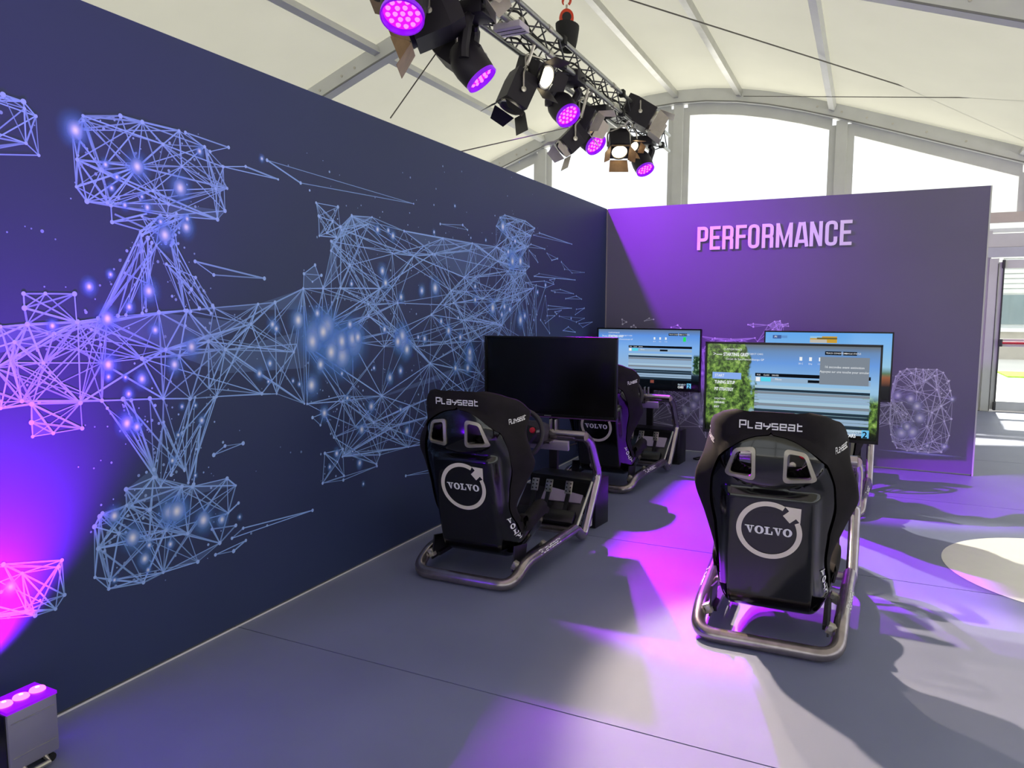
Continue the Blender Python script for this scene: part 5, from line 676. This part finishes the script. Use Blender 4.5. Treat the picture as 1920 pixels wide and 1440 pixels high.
def Nrm(u, v):
    e = 1e-3; u = min(max(u, -1+2*e), 1-2*e); v = min(max(v, 2*e), NS-2*e)
    a = S(u+e, v)-S(u-e, v); b = S(u, v+e*3)-S(u, v-e*3); n = a.cross(b); n.normalize()
    _, _, _, _, ny, nz = Sbase(u, v)
    if n.y*ny+n.z*nz < 0 and abs(n.y*ny+n.z*nz) > .05: n = -n
    elif abs(n.y*ny+n.z*nz) <= .05 and n.x*u > 0: n = -n
    return n
def v_of_z(z):                       # on the backrest
    lo, hi = 0.0, 11.5
    for _ in range(30):
        m_ = (lo+hi)/2
        if sec(m_)[1] > z: lo = m_
        else: hi = m_
    return lo
def u_of_x(x, v):
    lo, hi = 0.0, 1.0; ax_ = abs(x)
    for _ in range(26):
        m_ = (lo+hi)/2
        if Sbase(m_, v)[0] < ax_: lo = m_
        else: hi = m_
    return lo*(1 if x >= 0 else -1)
def on_back(x, z, off):
    v = v_of_z(z); u = u_of_x(x, v); return S(u, v)-Nrm(u, v)*off
HOLE = [(.068, .874), (.066, .776), (.158, .778), (.130, .864)]
def in_hole(x, z, grow=0.0):
    x = abs(x); n = len(HOLE); r = False; j = n-1
    for i in range(n):
        (xi, zi), (xj, zj) = HOLE[i], HOLE[j]
        if (zi > z) != (zj > z) and x < (xj-xi)*(z-zi)/(zj-zi)+xi: r = not r
        j = i
    return r
NV, NU = 120, 72
vs_ = [NS*j/NV for j in range(NV+1)]; us_ = [-1+2*i/NU for i in range(NU+1)]
GR = [[S(u, v) for u in us_] for v in vs_]; GN = [[Nrm(u, v) for u in us_] for v in vs_]; GB = [[Sbase(u, v) for u in us_] for v in vs_]
def hole_face(j, i):
    b = [GB[j][i], GB[j+1][i], GB[j][i+1], GB[j+1][i+1]]; x = sum(q[0] for q in b)/4; z = sum(q[2] for q in b)/4
    return vs_[j] < 7 and in_hole(x, z)
def Tk(v):
    a = min(1, v/.9); b = min(1, (NS-v)/.8); return .052*math.sqrt(max(0, 1-(1-a)**2))*math.sqrt(max(0, 1-(1-b)**2))+.006
def build_seat(root):
    v = [tuple(p) for row in GR for p in row]; f = []
    n = NU+1
    for j in range(NV):
        for i in range(NU):
            if not hole_face(j, i): f.append((j*n+i, j*n+i+1, (j+1)*n+i+1, (j+1)*n+i))
    shell = MB().add(v, f).build('seat_shell', gloss_black, root, ang=60)
    # padded cover: front, rim and rear border
    rows = []; holes = []; NR = 10; NE = 5
    for j, vv in enumerate(vs_):
        T = Tk(vv); z = GB[j][NU//2][2]; row = []
        if vv < 7.2:
            q = (z-.70)/.235
            us0 = 0.0 if q >= 1 else min(.80, .80*math.sqrt(max(0, 1-max(q, 0)**2)))
            if q < 0: us0 = .80
        else: us0 = .80+.13*min(1, max(0, (vv-8)/2))
        out = .008
        for k in range(NR): u = us0+(1-us0)*k/(NR-1); row.append(S(u, vv)-Nrm(u, vv)*out)
        eu = (S(1, vv)-S(.97, vv)).normalized(); nn = Nrm(1, vv); c0 = S(1, vv)+nn*(T-out)/2; hw = (T+out)/2
        for k in range(1, NE): a = math.pi*k/NE; row.append(c0-nn*hw*math.cos(a)+eu*hw*.9*math.sin(a))
        front = []
        for i in range(NU, -1, -1): front.append(Vector((GB[j][i][0], *[0, 0]))*0+S(us_[i], vv)*0+_flat(j, i)+GN[j][i]*T)
        row += front
        eu2 = Vector((-eu.x, eu.y, eu.z)); nn2 = Vector((-nn.x, nn.y, nn.z)); c2 = Vector((-c0.x, c0.y, c0.z))
        for k in range(NE-1, 0, -1): a = math.pi*k/NE; row.append(c2-nn2*hw*math.cos(a)+eu2*hw*.9*math.sin(a))
        for k in range(NR-1, -1, -1): p = row[k]; row.append(Vector((-p.x, p.y, p.z)))
        rows.append(row)
    w = len(rows[0]); v = [tuple(p) for r in rows for p in r]; f = []
    F0 = NR+NE-1
    for j in range(NV):
        for i in range(w-1):
            if F0 <= i < F0+NU:
                ii = NU-1-(i-F0)
                if hole_face(j, ii): continue
            f.append((j*w+i, j*w+i+1, (j+1)*w+i+1, (j+1)*w+i))
    cover = MB().add(v, f).build('seat_cover', suede, root, ang=70)
    # harness openings
    for s in (1, -1):
        hp = fillet([(p[0]*s, p[1], 0) for p in HOLE], .016, 4, True); cx = sum(p.x for p in hp)/len(hp); cz = sum(p.y for p in hp)/len(hp)
        go = [(cx+(p.x-cx)*1.36, cz+(p.y-cz)*1.32) for p in hp]; gi = [(cx+(p.x-cx)*1.0, cz+(p.y-cz)*1.0) for p in hp]; n = len(hp); mb = MB(); v = []; f = []
        for (a, b) in zip(go, gi):
            v += [on_back(a[0], a[1], .002), on_back(a[0], a[1], .010), on_back(b[0], b[1], .012), on_back(b[0], b[1], .0)]
        for i in range(n):
            j = (i+1) % n
            for q in range(3): f.append((4*i+q, 4*j+q, 4*j+q+1, 4*i+q+1))
        mb.add(v, f).build('harness_ring', beige_ring, shell)
        mb = MB(); v = []; f = []
        for b in gi:
            p0 = on_back(b[0], b[1], .001); v += [p0, Vector((p0.x, .075, p0.z-.01))]
        for i in range(n):
            j = (i+1) % n; f.append((2*i, 2*j, 2*j+1, 2*i+1))
        mb.add(v, f).build('harness_sleeve', black_satin, shell)
    # round emblem with arrow
    def ringpt(r, a): return (r*math.cos(a), .528+r*math.sin(a)*.98)
    qs = []; a0, a1 = R(58), R(58+344-24-12)
    a0 = R(61); a1 = R(384)
    for k in range(60):
        t0, t1 = a0+(a1-a0)*k/60, a0+(a1-a0)*(k+1)/60
        qs.append([ringpt(.131, t0), ringpt(.131, t1), ringpt(.110, t1), ringpt(.110, t0)])
    dg = R(42); dx, dz = math.cos(dg), math.sin(dg); ex, ez = -dz, dx
    def ar(al, ac): return (dx*al+ex*ac, .528+(dz*al+ez*ac)*.98)
    qs.append([ar(.092, .020), ar(.130, .020), ar(.130, -.020), ar(.092, -.020)])
    qs.append([ar(.124, .045), ar(.168, .0005), ar(.168, -.0005), ar(.124, -.045)])
    quads_mesh(qs, lambda x, z: on_back(x, z, .003), 'round_emblem', cream_vinyl, shell)
    lets, tw = word_volvo(); k_ = .188/tw
    qs = [[((p[0]-tw/2)*k_, .511+p[1]*.036) for p in q] for L in lets for q in L]
    quads_mesh(qs, lambda x, z: on_back(x, z, .003), 'emblem_lettering', white_vinyl, shell)
    # lettering on the suede border
    q, tw = word_playseat()
    quads_mesh([[((p[0]-tw/2)*.245/tw, .957+p[1]*.031) for p in qq] for qq in q], lambda x, z: on_back(x, z, .0105), 'cover_lettering', white_vinyl, cover)
    for s in (1, -1):
        def side(a, h, s=s):
            zz = .838+h*.03-a*.05*s*.2; v = v_of_z(zz); u = .80+(a if s > 0 else 1-a)*.165; return S(u*s, v)-Nrm(u*s, v)*.0105
        quads_mesh([[(p[0]/tw, p[1]) for p in qq] for qq in q], side, 'cover_lettering', white_vinyl, cover)
    # letters on the thigh side
    for li, L in enumerate(lets):
        def thigh(x, z, li=li):
            u = .755+li*.030+(x-1.1*li)*.10; v = 9.75+li*.34-z*.26; return S(u, v)-Nrm(u, v)*.003
        quads_mesh(L, thigh, 'side_letter', white_vinyl, shell)
    return shell
def _flat(j, i):                     # front face ignores the rear bulges
    x, y, z, n, ny, nz = GB[j][i]; return Vector((x, y+n*ny, z+n*nz))

def sweep(pts, rad, r, seg=14, n=6): return MB().tube(fillet(pts, rad, n), r, seg)
def make_sim(label):
    root = empty('racing_simulator'); tag(root, label, 'racing simulator', 'racing simulator rigs')
    # tubular base
    pts = [(-.325, .84, .108), (-.290, .17, .108), (-.285, .045, .045), (-.28, 0, .034), (.28, 0, .034), (.285, .045, .045), (.290, .17, .108), (.325, .84, .108)]
    pts = [(-.325, .84, .108), (-.292, .15, .108), (-.282, .0, .033), (.282, .0, .033), (.292, .15, .108), (.325, .84, .108)]
    P = fillet([pts[0], pts[1]], .05)
    base_path = [Vector(pts[0])]+[p for p in fillet(pts, .10, 7)][1:-1]+[Vector(pts[-1])]
    MB().tube(base_path, .031, 16).build('base_tube', gun_tube, root)
    for s in (-1, 1):
        sweep([(s*.322, .80, .108), (s*.328, .87, .10), (s*.335, .945, .034), (s*.336, .985, .05), (s*.34, 1.24, .37), (s*.34, 1.08, .605), (s*.33, 1.0, .655)], .045, .029).build('upright_tube', chrome_tube, root)
        MB().tube([(s*.325, .86, .10), (s*.327, 1.16, .33)], .009, 8).build('stay_rod', steel, root)
        MB().tube([(s*.34, 1.24, .40), (s*.335, 1.10, .56)], .012, 8).build('slide_rail', steel, root)
        MB().box((s*.335, 1.205, .425), (.066, .05, .02), (R(-35), 0, 0), bev=.004).build('tube_collar', steel, root)
        # seat brackets
        MB().prism([(.0, .0), (.16, .0), (.19, .10), (.03, .13)], -.004, .004, Matrix.Translation((s*.243, .10, .07)) @ Matrix(((0, 0, 1, 0), (1, 0, 0, 0), (0, 1, 0, 0), (0, 0, 0, 1)))).build('seat_bracket', black_paint, root, smooth=False)
        for y in (.12, .50):
            b = MB().box((s*.262, y, .098), (.05, .035, .045), (0, R(25*s), 0), bev=.004).build('mount_tab', beige_ring, root)
            MB().lathe([(0, .0), (.011, 0), (.011, .012), (0, .012)], 6, lookM((s*.252, y-.012, .108), (0, -1, 0))).build('bolt', steel, b)
        MB().box((s*.235, .36, .088), (.03, .42, .02)).build('slide_rail', black_paint, root, smooth=False)
        q, tw = word_playseat()
        def ontube(a, h, s=s):
            y = .30+(a if s > 0 else 1-a)*.27; f_ = (y-.15)/.69; x = .292+(.325-.292)*f_; ang = R(38)+(h-.5)*.9
            return Vector((s*(x+.0318*math.cos(ang)), y, .108+.0318*math.sin(ang)))
        quads_mesh([[(p[0]/tw, p[1]) for p in qq] for qq in q], ontube, 'tube_lettering', white_vinyl, root)
    cb = MB().tube([(-.335, 1.0, .655), (.335, 1.0, .655)], .034, 16).build('crossbar', chrome_tube, root)
    for x in (.10, .135): MB().box((x, 1.0, .715), (.008, .04, .07), bev=.002).build('prong', steel, cb)
    MB().box((.0, .955, .625), (.30, .20, .012)).build('wheel_plate', chrome_tube, root, smooth=False)
    MB().box((.12, .93, .60), (.26, .03, .06), (R(10), 0, 0), bev=.006).build('clamp_block', mat('lilac_grey_clamp', srgb(150, 140, 160), .4, .2, noise=.06), root)
    MB().tube([(.28, .99, .61), (.2, .94, .585), (.05, .93, .58)], .006, 6).build('wheel_cable', rubber, root)
    # steering wheel
    tilt = Matrix.Rotation(R(-20), 4, 'X')
    wb_ = MB().box((0, .90, .675), (.22, .15, .14), (R(-15), 0, 0), bev=.03).build('wheel_base', mat('dark_wheel_base', srgb(52, 46, 60), .45, noise=.08), root)
    wh = MB(); rim = [Matrix.Translation((0, .735, .685)) @ tilt @ Vector((.15*math.cos(2*math.pi*k/40), 0, .15*math.sin(2*math.pi*k/40))) for k in range(40)]
    wheel = wh.tube(rim, .016, 10, closed=True).build('steering_wheel', mat('wheel_leather', srgb(40, 34, 44), .5, bump=.3, bscale=300), root)
    Mw = Matrix.Translation((0, .75, .685)) @ tilt
    MB().prism([(-.07, -.05), (.07, -.05), (.108, .01), (.105, .045), (.03, .06), (-.03, .06), (-.105, .045), (-.108, .01)], -.02, .02, Mw @ Matrix.Rotation(R(90), 4, 'X')).build('hub', black_satin, wheel)
    for a in (10, 170, 270):
        e = Vector((math.cos(R(a)), 0, math.sin(R(a)))); MB().tube([Mw @ (e*.05), Mw @ (e*.13)], .014, 8).build('spoke', steel, wheel)
    for x, z, m_ in ((.085, .025, 'red'), (-.085, .025, 'red'), (.04, -.03, 'b'), (-.04, -.03, 'b')):
        MB().lathe([(0, .012), (.016, .01), (.019, 0)], 14, Mw @ Matrix.Translation((x, -.022, z)) @ Matrix.Rotation(R(90), 4, 'X')).build('button', mat('red_dial', srgb(190, 24, 50), .4, noise=.05) if m_ == 'red' else steel, wheel)
    MB().tube([Mw @ Vector((0, .01, 0)), Mw @ Vector((0, .14, 0))], .03, 12).build('column', black_satin, root)
    # pedals on a tilted plate
    pl = Matrix.Translation((.04, 1.17, .135)) @ Matrix.Rotation(R(38), 4, 'X')
    MB().box(pl @ Vector((0, 0, 0)), (.46, .33, .02), pl.to_3x3(), bev=.004).build('pedal_plate', mat('dark_plate', srgb(34, 30, 38), .3, .2, noise=.08), root)
    MB().box(pl @ Vector((.06, .10, .014)), (.28, .12, .008), pl.to_3x3()).build('pedal_panel', mat('lilac_panel', srgb(176, 160, 190), .35, .3, noise=.05), root, smooth=False)
    MB().box(pl @ Vector((0, -.10, .03)), (.40, .10, .05), pl.to_3x3(), bev=.01).build('pedal_housing', black_satin, root)
    for x in (-.12, -.02, .12):
        arm = MB().box(pl @ Vector((x, .0, .055)), (.026, .20, .016), pl.to_3x3() @ Euler((R(18), 0, 0)).to_matrix()).build('pedal_arm', black_satin, root, smooth=False)
        pm = pl @ Matrix.Translation((x, .095, .10)) @ Matrix.Rotation(R(28), 4, 'X')
        MB().box(pm @ Vector((0, 0, 0)), (.05, .085, .006), pm.to_3x3(), bev=.002).build('pedal_face', steel, arm)
        for a in (-.013, .013):
            for b in (-.025, 0, .025): MB().lathe([(0, .006), (.005, .005), (.005, 0)], 8, pm @ Matrix.Translation((a, b, .003))).build('grip_stud', rubber, arm)
    MB().tube([(-.30, .93, .06), (.30, .93, .06)], .022, 10).build('front_crossbar', gun_tube, root)
    build_seat(root)
    return root
sim_labels = ['black racing seat rig near the left mural wall, before the black screen', 'black racing seat rig half hidden behind the black screen',
              'black racing seat rig nearest the camera on the right', 'black racing seat rig furthest back, hidden behind the front right seat']
sims = [((.655, -4.20, 0), 1.5), ((.60, -1.98, 0), -1.0), ((2.175, -4.29, 0), 1.0), ((2.24, -1.98, 0), 0.0)]
s0 = make_sim(sim_labels[0])
for i, ((x, y, z), a) in enumerate(sims):
    o = s0 if i == 0 else copy_tree(s0)
    o.location = (x, y, z); o.rotation_euler = (0, 0, R(a)); o['label'] = sim_labels[i]

# ------------------------------------------------------------------ black equipment boxes behind the pedals
def socket_box(loc, rz, label, socket):
    b = empty('equipment_box', loc, rz); tag(b, label, 'box', 'black equipment boxes')
    MB().box((0, 0, .16), (.50, .20, .32), bev=.004).build('case', black_satin, b)
    MB().box((0, -.102, .16), (.46, .006, .28)).build('front_recess', mat('deep_black', srgb(6, 6, 8), .5, noise=.05), b, smooth=False)
    if socket:
        s = MB().box((.175, -.115, .052), (.105, .03, .07), bev=.006).build('power_socket', white_vinyl, b)
        for dx, dz in ((-.02, 0), (.0, .014), (.0, -.014), (.02, 0)): MB().box((.185+dx, -.131, .052+dz), (.008, .004, .005)).build('socket_slot', rubber, s, smooth=False)
socket_box((.715, -2.83, 0), R(-6), 'long black box with white power socket behind the left front pedals', True)
socket_box((.74, -.58, 0), R(-4), 'long black box near the corner behind the rear left rig', False)
socket_box((2.16, -2.93, 0), R(2), 'long black box hidden in front of the nearest seat', False)
socket_box((2.26, -.58, 0), R(0), 'long black box by the back partition behind the rear right rig', False)

# ------------------------------------------------------------------ televisions
def scr_shader(name, kind, W, H):
    M = bpy.data.materials.new(name); M.use_nodes = True; nt = M.node_tree; nt.nodes.clear(); N = nt.nodes.new; Lk = nt.links.new
    tc = N('ShaderNodeTexCoord'); sp = N('ShaderNodeSeparateXYZ'); Lk(tc.outputs['Object'], sp.inputs[0])
    def mr(inp, a, b, c=0.0, d=1.0):
        q = N('ShaderNodeMapRange'); q.inputs[1].default_value = a; q.inputs[2].default_value = b; q.inputs[3].default_value = c; q.inputs[4].default_value = d; Lk(inp, q.inputs[0]); return q.outputs[0]
    def ramp(fac, stops):
        r = N('ShaderNodeValToRGB'); e = r.color_ramp.elements
        while len(e) < len(stops): e.new(.5)
        for k, (p, c) in enumerate(stops): e[k].position = p; e[k].color = (*c, 1)
        Lk(fac, r.inputs[0]); return r.outputs[0]
    def mixc(fac, a, b):
        x = N('ShaderNodeMix'); x.data_type = 'RGBA'; Lk(fac, x.inputs[0]); Lk(a, x.inputs[6]); Lk(b, x.inputs[7]); return x.outputs[2]
    X = mr(sp.outputs[0], -W/2, W/2); Z = mr(sp.outputs[2], -H/2, H/2)
    sky = ramp(Z, [(0, srgb(20, 24, 22)), (.12, srgb(70, 72, 64)), (.3, srgb(150, 190, 205)), (.55, srgb(150, 195, 230)), (.8, srgb(96, 150, 222)), (.93, srgb(88, 130, 180)), (1, srgb(86, 96, 104))] if kind != 'sky' else [(0, srgb(10, 10, 12)), (.2, srgb(30, 30, 34)), (.34, srgb(150, 90, 60)), (.4, srgb(90, 120, 90)), (.5, srgb(150, 200, 230)), (.8, srgb(120, 180, 235)), (1, srgb(100, 170, 240))])
    if kind == 'tree':
        n = N('ShaderNodeTexNoise'); n.inputs['Scale'].default_value = 26; n.inputs['Detail'].default_value = 9; n.inputs['Roughness'].default_value = .75; Lk(tc.outputs['Object'], n.inputs['Vector'])
        n2 = N('ShaderNodeTexNoise'); n2.inputs['Scale'].default_value = 9; n2.inputs['Detail'].default_value = 5; Lk(tc.outputs['Object'], n2.inputs['Vector'])
        leaf = ramp(n.outputs['Fac'], [(.36, srgb(22, 34, 18)), (.45, srgb(58, 82, 38)), (.52, srgb(98, 136, 58)), (.60, srgb(140, 175, 80)), (.70, srgb(190, 205, 150))])
        ad = N('ShaderNodeMath'); ad.operation = 'MULTIPLY_ADD'; Lk(n2.outputs['Fac'], ad.inputs[0]); ad.inputs[1].default_value = .30; Lk(X, ad.inputs[2])
        zz = N('ShaderNodeMath'); zz.operation = 'MULTIPLY_ADD'; Lk(Z, zz.inputs[0]); zz.inputs[1].default_value = .06; Lk(ad.outputs[0], zz.inputs[2])
        msk = mr(zz.outputs[0], .455, .475, 1, 0); c = mixc(msk, sky, leaf)
        m2 = mr(zz.outputs[0], 1.10, 1.115); zl = mr(Z, .40, .5, 1, 0); mm = N('ShaderNodeMath'); mm.operation = 'MULTIPLY'; Lk(m2, mm.inputs[0]); Lk(zl, mm.inputs[1]); c = mixc(mm.outputs[0], c, leaf)
        dk = ramp(Z, [(0, srgb(44, 44, 34)), (.07, srgb(74, 72, 58)), (.16, (1, 1, 1)), (1, (1, 1, 1))]); x = N('ShaderNodeMix'); x.data_type = 'RGBA'; x.blend_type = 'MULTIPLY'; x.inputs[0].default_value = 1; Lk(c, x.inputs[6]); Lk(dk, x.inputs[7]); c = x.outputs[2]
    elif kind == 'night':
        c = ramp(Z, [(0, srgb(4, 5, 8)), (.14, srgb(8, 12, 18)), (.24, srgb(30, 44, 60)), (.34, srgb(150, 185, 220)), (.7, srgb(128, 178, 238)), (.9, srgb(96, 150, 230)), (1, srgb(100, 120, 150))])
        n = N('ShaderNodeTexNoise'); n.inputs['Scale'].default_value = 40; n.inputs['Detail'].default_value = 6; Lk(tc.outputs['Object'], n.inputs['Vector'])
        leaf = ramp(n.outputs['Fac'], [(.35, srgb(10, 22, 14)), (.55, srgb(50, 84, 56)), (.7, srgb(150, 180, 160))])
        ad = N('ShaderNodeMath'); ad.operation = 'MULTIPLY_ADD'; Lk(n.outputs['Fac'], ad.inputs[0]); ad.inputs[1].default_value = .06; Lk(X, ad.inputs[2])
        m2 = mr(ad.outputs[0], .965, .975); zl = mr(Z, .56, .6, 1, 0); zq = mr(Z, .24, .28); mm = N('ShaderNodeMath'); mm.operation = 'MULTIPLY'; Lk(m2, mm.inputs[0]); Lk(zl, mm.inputs[1]); m3 = N('ShaderNodeMath'); m3.operation = 'MULTIPLY'; Lk(mm.outputs[0], m3.inputs[0]); Lk(zq, m3.inputs[1]); c = mixc(m3.outputs[0], c, leaf)
    else: c = sky
    e = N('ShaderNodeEmission'); Lk(c, e.inputs[0]); e.inputs[1].default_value = .95
    g = N('ShaderNodeBsdfGlossy'); g.inputs['Roughness'].default_value = .12; g.inputs[0].default_value = (.03, .03, .03, 1); a = N('ShaderNodeAddShader'); Lk(e.outputs[0], a.inputs[0]); Lk(g.outputs[0], a.inputs[1])
    o = N('ShaderNodeOutputMaterial'); Lk(a.outputs[0], o.inputs[0]); return M
def scol(name, c, k=.95): return emat('screen_'+name, srgb(*c), k)
def make_tv(loc, rz, W, kind, label, bez=.011):
    H = W*.575; t = empty('television', (loc[0], loc[1], 0), R(rz)); tag(t, label, 'television', 'televisions before the racing seats'); zc = loc[2]
    frame_m = mat('tv_black_bezel', srgb(16, 15, 18), .3, .2, noise=.05)
    for (cx, cz, w, h) in ((0, H/2-bez/2, W, bez), (0, -H/2+bez*.75, W, bez*1.5), (-W/2+bez/2, 0, bez, H), (W/2-bez/2, 0, bez, H)):
        MB().box((cx, -.012, zc+cz), (w, .026, h)).build('bezel', frame_m, t, smooth=False)
    MB().box((0, .014, zc), (W-.004, .03, H-.004), bev=.006).build('back_panel', black_satin, t)
    MB().box((0, .045, zc-.03), (W*.6, .04, H*.55), bev=.012).build('rear_bulge', black_satin, t)
    MB().box((0, .115, zc/2+.02), (.06, .04, zc-.02)).build('stand_column', black_paint, t, smooth=False)
    MB().box((0, .082, zc), (.3, .03, .2)).build('wall_bracket', black_paint, t, smooth=False)
    MB().box((0, .20, .012), (.5, .28, .024), bev=.005).build('stand_base', black_paint, t)
    w, h = W-2*bez, H-2.4*bez; y0 = -.006
    if kind == 'off':
        raw('screen', [(-w/2, y0, zc-h/2), (w/2, y0, zc-h/2), (w/2, y0, zc+h/2), (-w/2, y0, zc+h/2)], [(0, 1, 2, 3)], mat('dark_screen_glass', srgb(4, 3, 5), .22, 0, .35, noise=.02), t)
        MB().box((.0, -.027, zc-H/2+.008), (.05, .003, .006)).build('maker_badge', steel, t, smooth=False)
        MB().box((0, -.02, zc-H/2-.003), (W, .014, .006)).build('chin_strip', mat('lilac_metal_strip', srgb(150, 90, 170), .3, .8, noise=.04), t, smooth=False)
        return t
    sc_ = raw('screen', [(-w/2, y0, -h/2), (w/2, y0, -h/2), (w/2, y0, h/2), (-w/2, y0, h/2)], [(0, 1, 2, 3)], scr_shader('screen_'+kind, kind, w, h), t); sc_.location = (0, 0, zc)
    lay = [0]
    def rect(a, b, c, d, mm, name='screen_bar', sk=0.0):           # normalised, origin lower left
        lay[0] += 1; yy = y0-.0006-.00005*lay[0]
        raw(name, [(-w/2+(a)*w, yy, -h/2+b*h), (-w/2+(c)*w, yy, -h/2+b*h), (-w/2+(c+sk)*w, yy, -h/2+d*h), (-w/2+(a+sk)*w, yy, -h/2+d*h)], [(0, 1, 2, 3)], mm, sc_)
    def txt(s, a, b, size, mm, al='LEFT', sx=1.0, bold=0.0):
        lay[0] += 1; text_mesh(s, size*h, Matrix.Translation((-w/2+a*w, y0-.0006-.00005*lay[0], -h/2+b*h)) @ Matrix.Rotation(R(90), 4, 'X'), 'screen_text', mm, sc_, al, sx, bold)
    wht = scol('white', (240, 244, 248)); blk = scol('ink', (14, 18, 26)); drk = scol('slate', (40, 56, 70)); gry = scol('panel', (128, 138, 150)); lgt = scol('row', (150, 178, 205)); lg2 = scol('row2', (170, 200, 220)); cyan = scol('cyan', (90, 215, 240)); blu = scol('button', (140, 175, 240))
    if kind in ('tree', 'night'):
        txt('CUSTOM RACE', .10, .93, .030, wht); txt('STARTING GRID', .10, .865, .052, wht, sx=.72, bold=.03); txt('Circuit de Spa-Francorchamps GP', .115, .82, .032, wht, sx=.95)
        txt('>', .035, .865, .06, wht); rect(.055, .875, .092, .882, wht); txt('PROJECT CARS', .245, .885, .026, wht)
        rect(.70, .905, .79, .945, blk); rect(.80, .905, .875, .945, blk); txt('TRACK CONDITIONS', .705, .917, .024, wht, sx=.9); txt('VEHICLE STATUS', .805, .917, .024, wht, sx=.9)
        for x in (.565, .62, .675):
            rect(x-.008, .835, x+.008, .875, wht, 'screen_icon'); txt('20 C' if x < .6 else 'Dry' if x < .65 else '1 h/h', x, .795, .024, wht, 'CENTER')
        rows = 9 if kind == 'tree' else 8; x0, x1 = (.30, .955) if kind == 'tree' else (.31, .925)
        top = .645 if kind == 'tree' else .69
        for i in range(rows):
            z = top-.06-i*.067; rect(x0, z, x1, z+.03 if i else z+.045, (lgt if i % 2 == 0 else lg2) if i < 2 else (drk if i in (5, 7) else gry if i in (2, 4) else lgt))
            if i > 1: rect(x0, z+.034, x1, z+.062, [lg2, lgt, drk, lgt][i % 4])
        rect(x0, top, x1, top+.038, blk); txt('POS', x0+.01, top+.01, .022, wht); txt('CLASS', x0+.05, top+.01, .022, wht); txt('DRIVER', x0+.1, top+.01, .022, wht)
        rect(x0+.005, top-.055, x0+.03, top-.008, wht); rect(x0+.035, top-.055, x0+.095, top-.008, cyan); txt('Pilote', x0+.12, top-.035, .03, wht); rect(x0+.31, top-.05, x0+.385, top-.02, blk)
        if kind == 'tree':
            rect(.675, .585, .945, .885, gry, 'message_panel'); txt('16 secondes avant extinction', .81, .765, .036, wht, 'CENTER', .92); txt('Appuyez sur une touche pour annuler', .81, .715, .034, wht, 'CENTER', .92)
            rect(.035, .60, .215, .675, blu, 'menu_button', .0); txt('START', .05, .622, .046, wht, sx=.8, bold=.01)
            txt('TUNING SETUP', .05, .545, .050, wht, sx=.66, bold=.03); txt('PIT STRATEGY', .05, .465, .050, wht, sx=.66, bold=.03)
            txt('WEATHER', .05, .36, .028, wht); txt('DRIVING', .05, .315, .03, wht, bold=.02); txt('EXIT', .05, .265, .03, wht, bold=.02); rect(.03, .03, .042, .055, wht, 'screen_icon')
        else:
            rect(.84, .81, .866, .885, scol('green', (40, 225, 95)), 'screen_icon'); rect(.53, .095, .57, .15, scol('tail', (60, 52, 54)), 'car_tail'); 
            for q in range(4): rect(.535, .10+q*.013, .568, .105+q*.013, scol('tail_red', (190, 90, 70)))
        lx = .80 if kind == 'night' else .835
        txt('PROJECT', lx, .075, .042, scol('pale', (205, 225, 240)), sx=.8); txt('CARS', lx, .03, .05, wht, sx=.8, bold=.03); rect(lx+.085, .03, lx+.125, .115, scol('logo', (110, 190, 235)), 'game_logo'); txt('2', lx+.09, .033, .095, blk, bold=.02)
    else:
        rect(.06, .90, .13, .955, scol('badge', (70, 100, 160)), 'screen_badge'); rect(.13, .91, .18, .95, scol('badge2', (100, 150, 210))); txt('P1', .075, .915, .04, wht, bold=.02)
        rect(.365, .845, .58, .945, scol('hill', (205, 160, 60)), 'mirror_view'); rect(.365, .845, .50, .895, scol('road', (196, 190, 178))); rect(.365, .915, .46, .945, scol('sky2', (150, 200, 235))); rect(.42, .90, .58, .925, scol('brush', (110, 96, 50)))
    return t
make_tv((.53, -2.76, .978), 3.5, .97, 'off', 'switched off black television in front of the left front seat')
make_tv((.605, -.50, .972), -2, 1.035, 'night', 'television with starting grid and green dot near the wall corner')
make_tv((2.107, -2.872, .971), -1, .97, 'tree', 'television with leafy starting grid menu before the nearest seat')
make_tv((2.197, -.50, .967), 3, 1.035, 'sky', 'television showing blue sky, partly hidden behind the nearer screen')

# ------------------------------------------------------------------ remote control on the floor
rm = empty('remote_control', (1.105, -.335, 0), R(-28)); tag(rm, 'slim black remote control lying on the floor by the rear rig', 'remote control')
MB().box((0, 0, .012), (.045, .17, .018), bev=.006).build('case', black_satin, rm)
for i in range(5):
    for j in range(3): MB().lathe([(0, .003), (.004, .002), (.0045, 0)], 8, Matrix.Translation((-.012+j*.012, -.06+i*.026, .021))).build('button', rubber, rm)
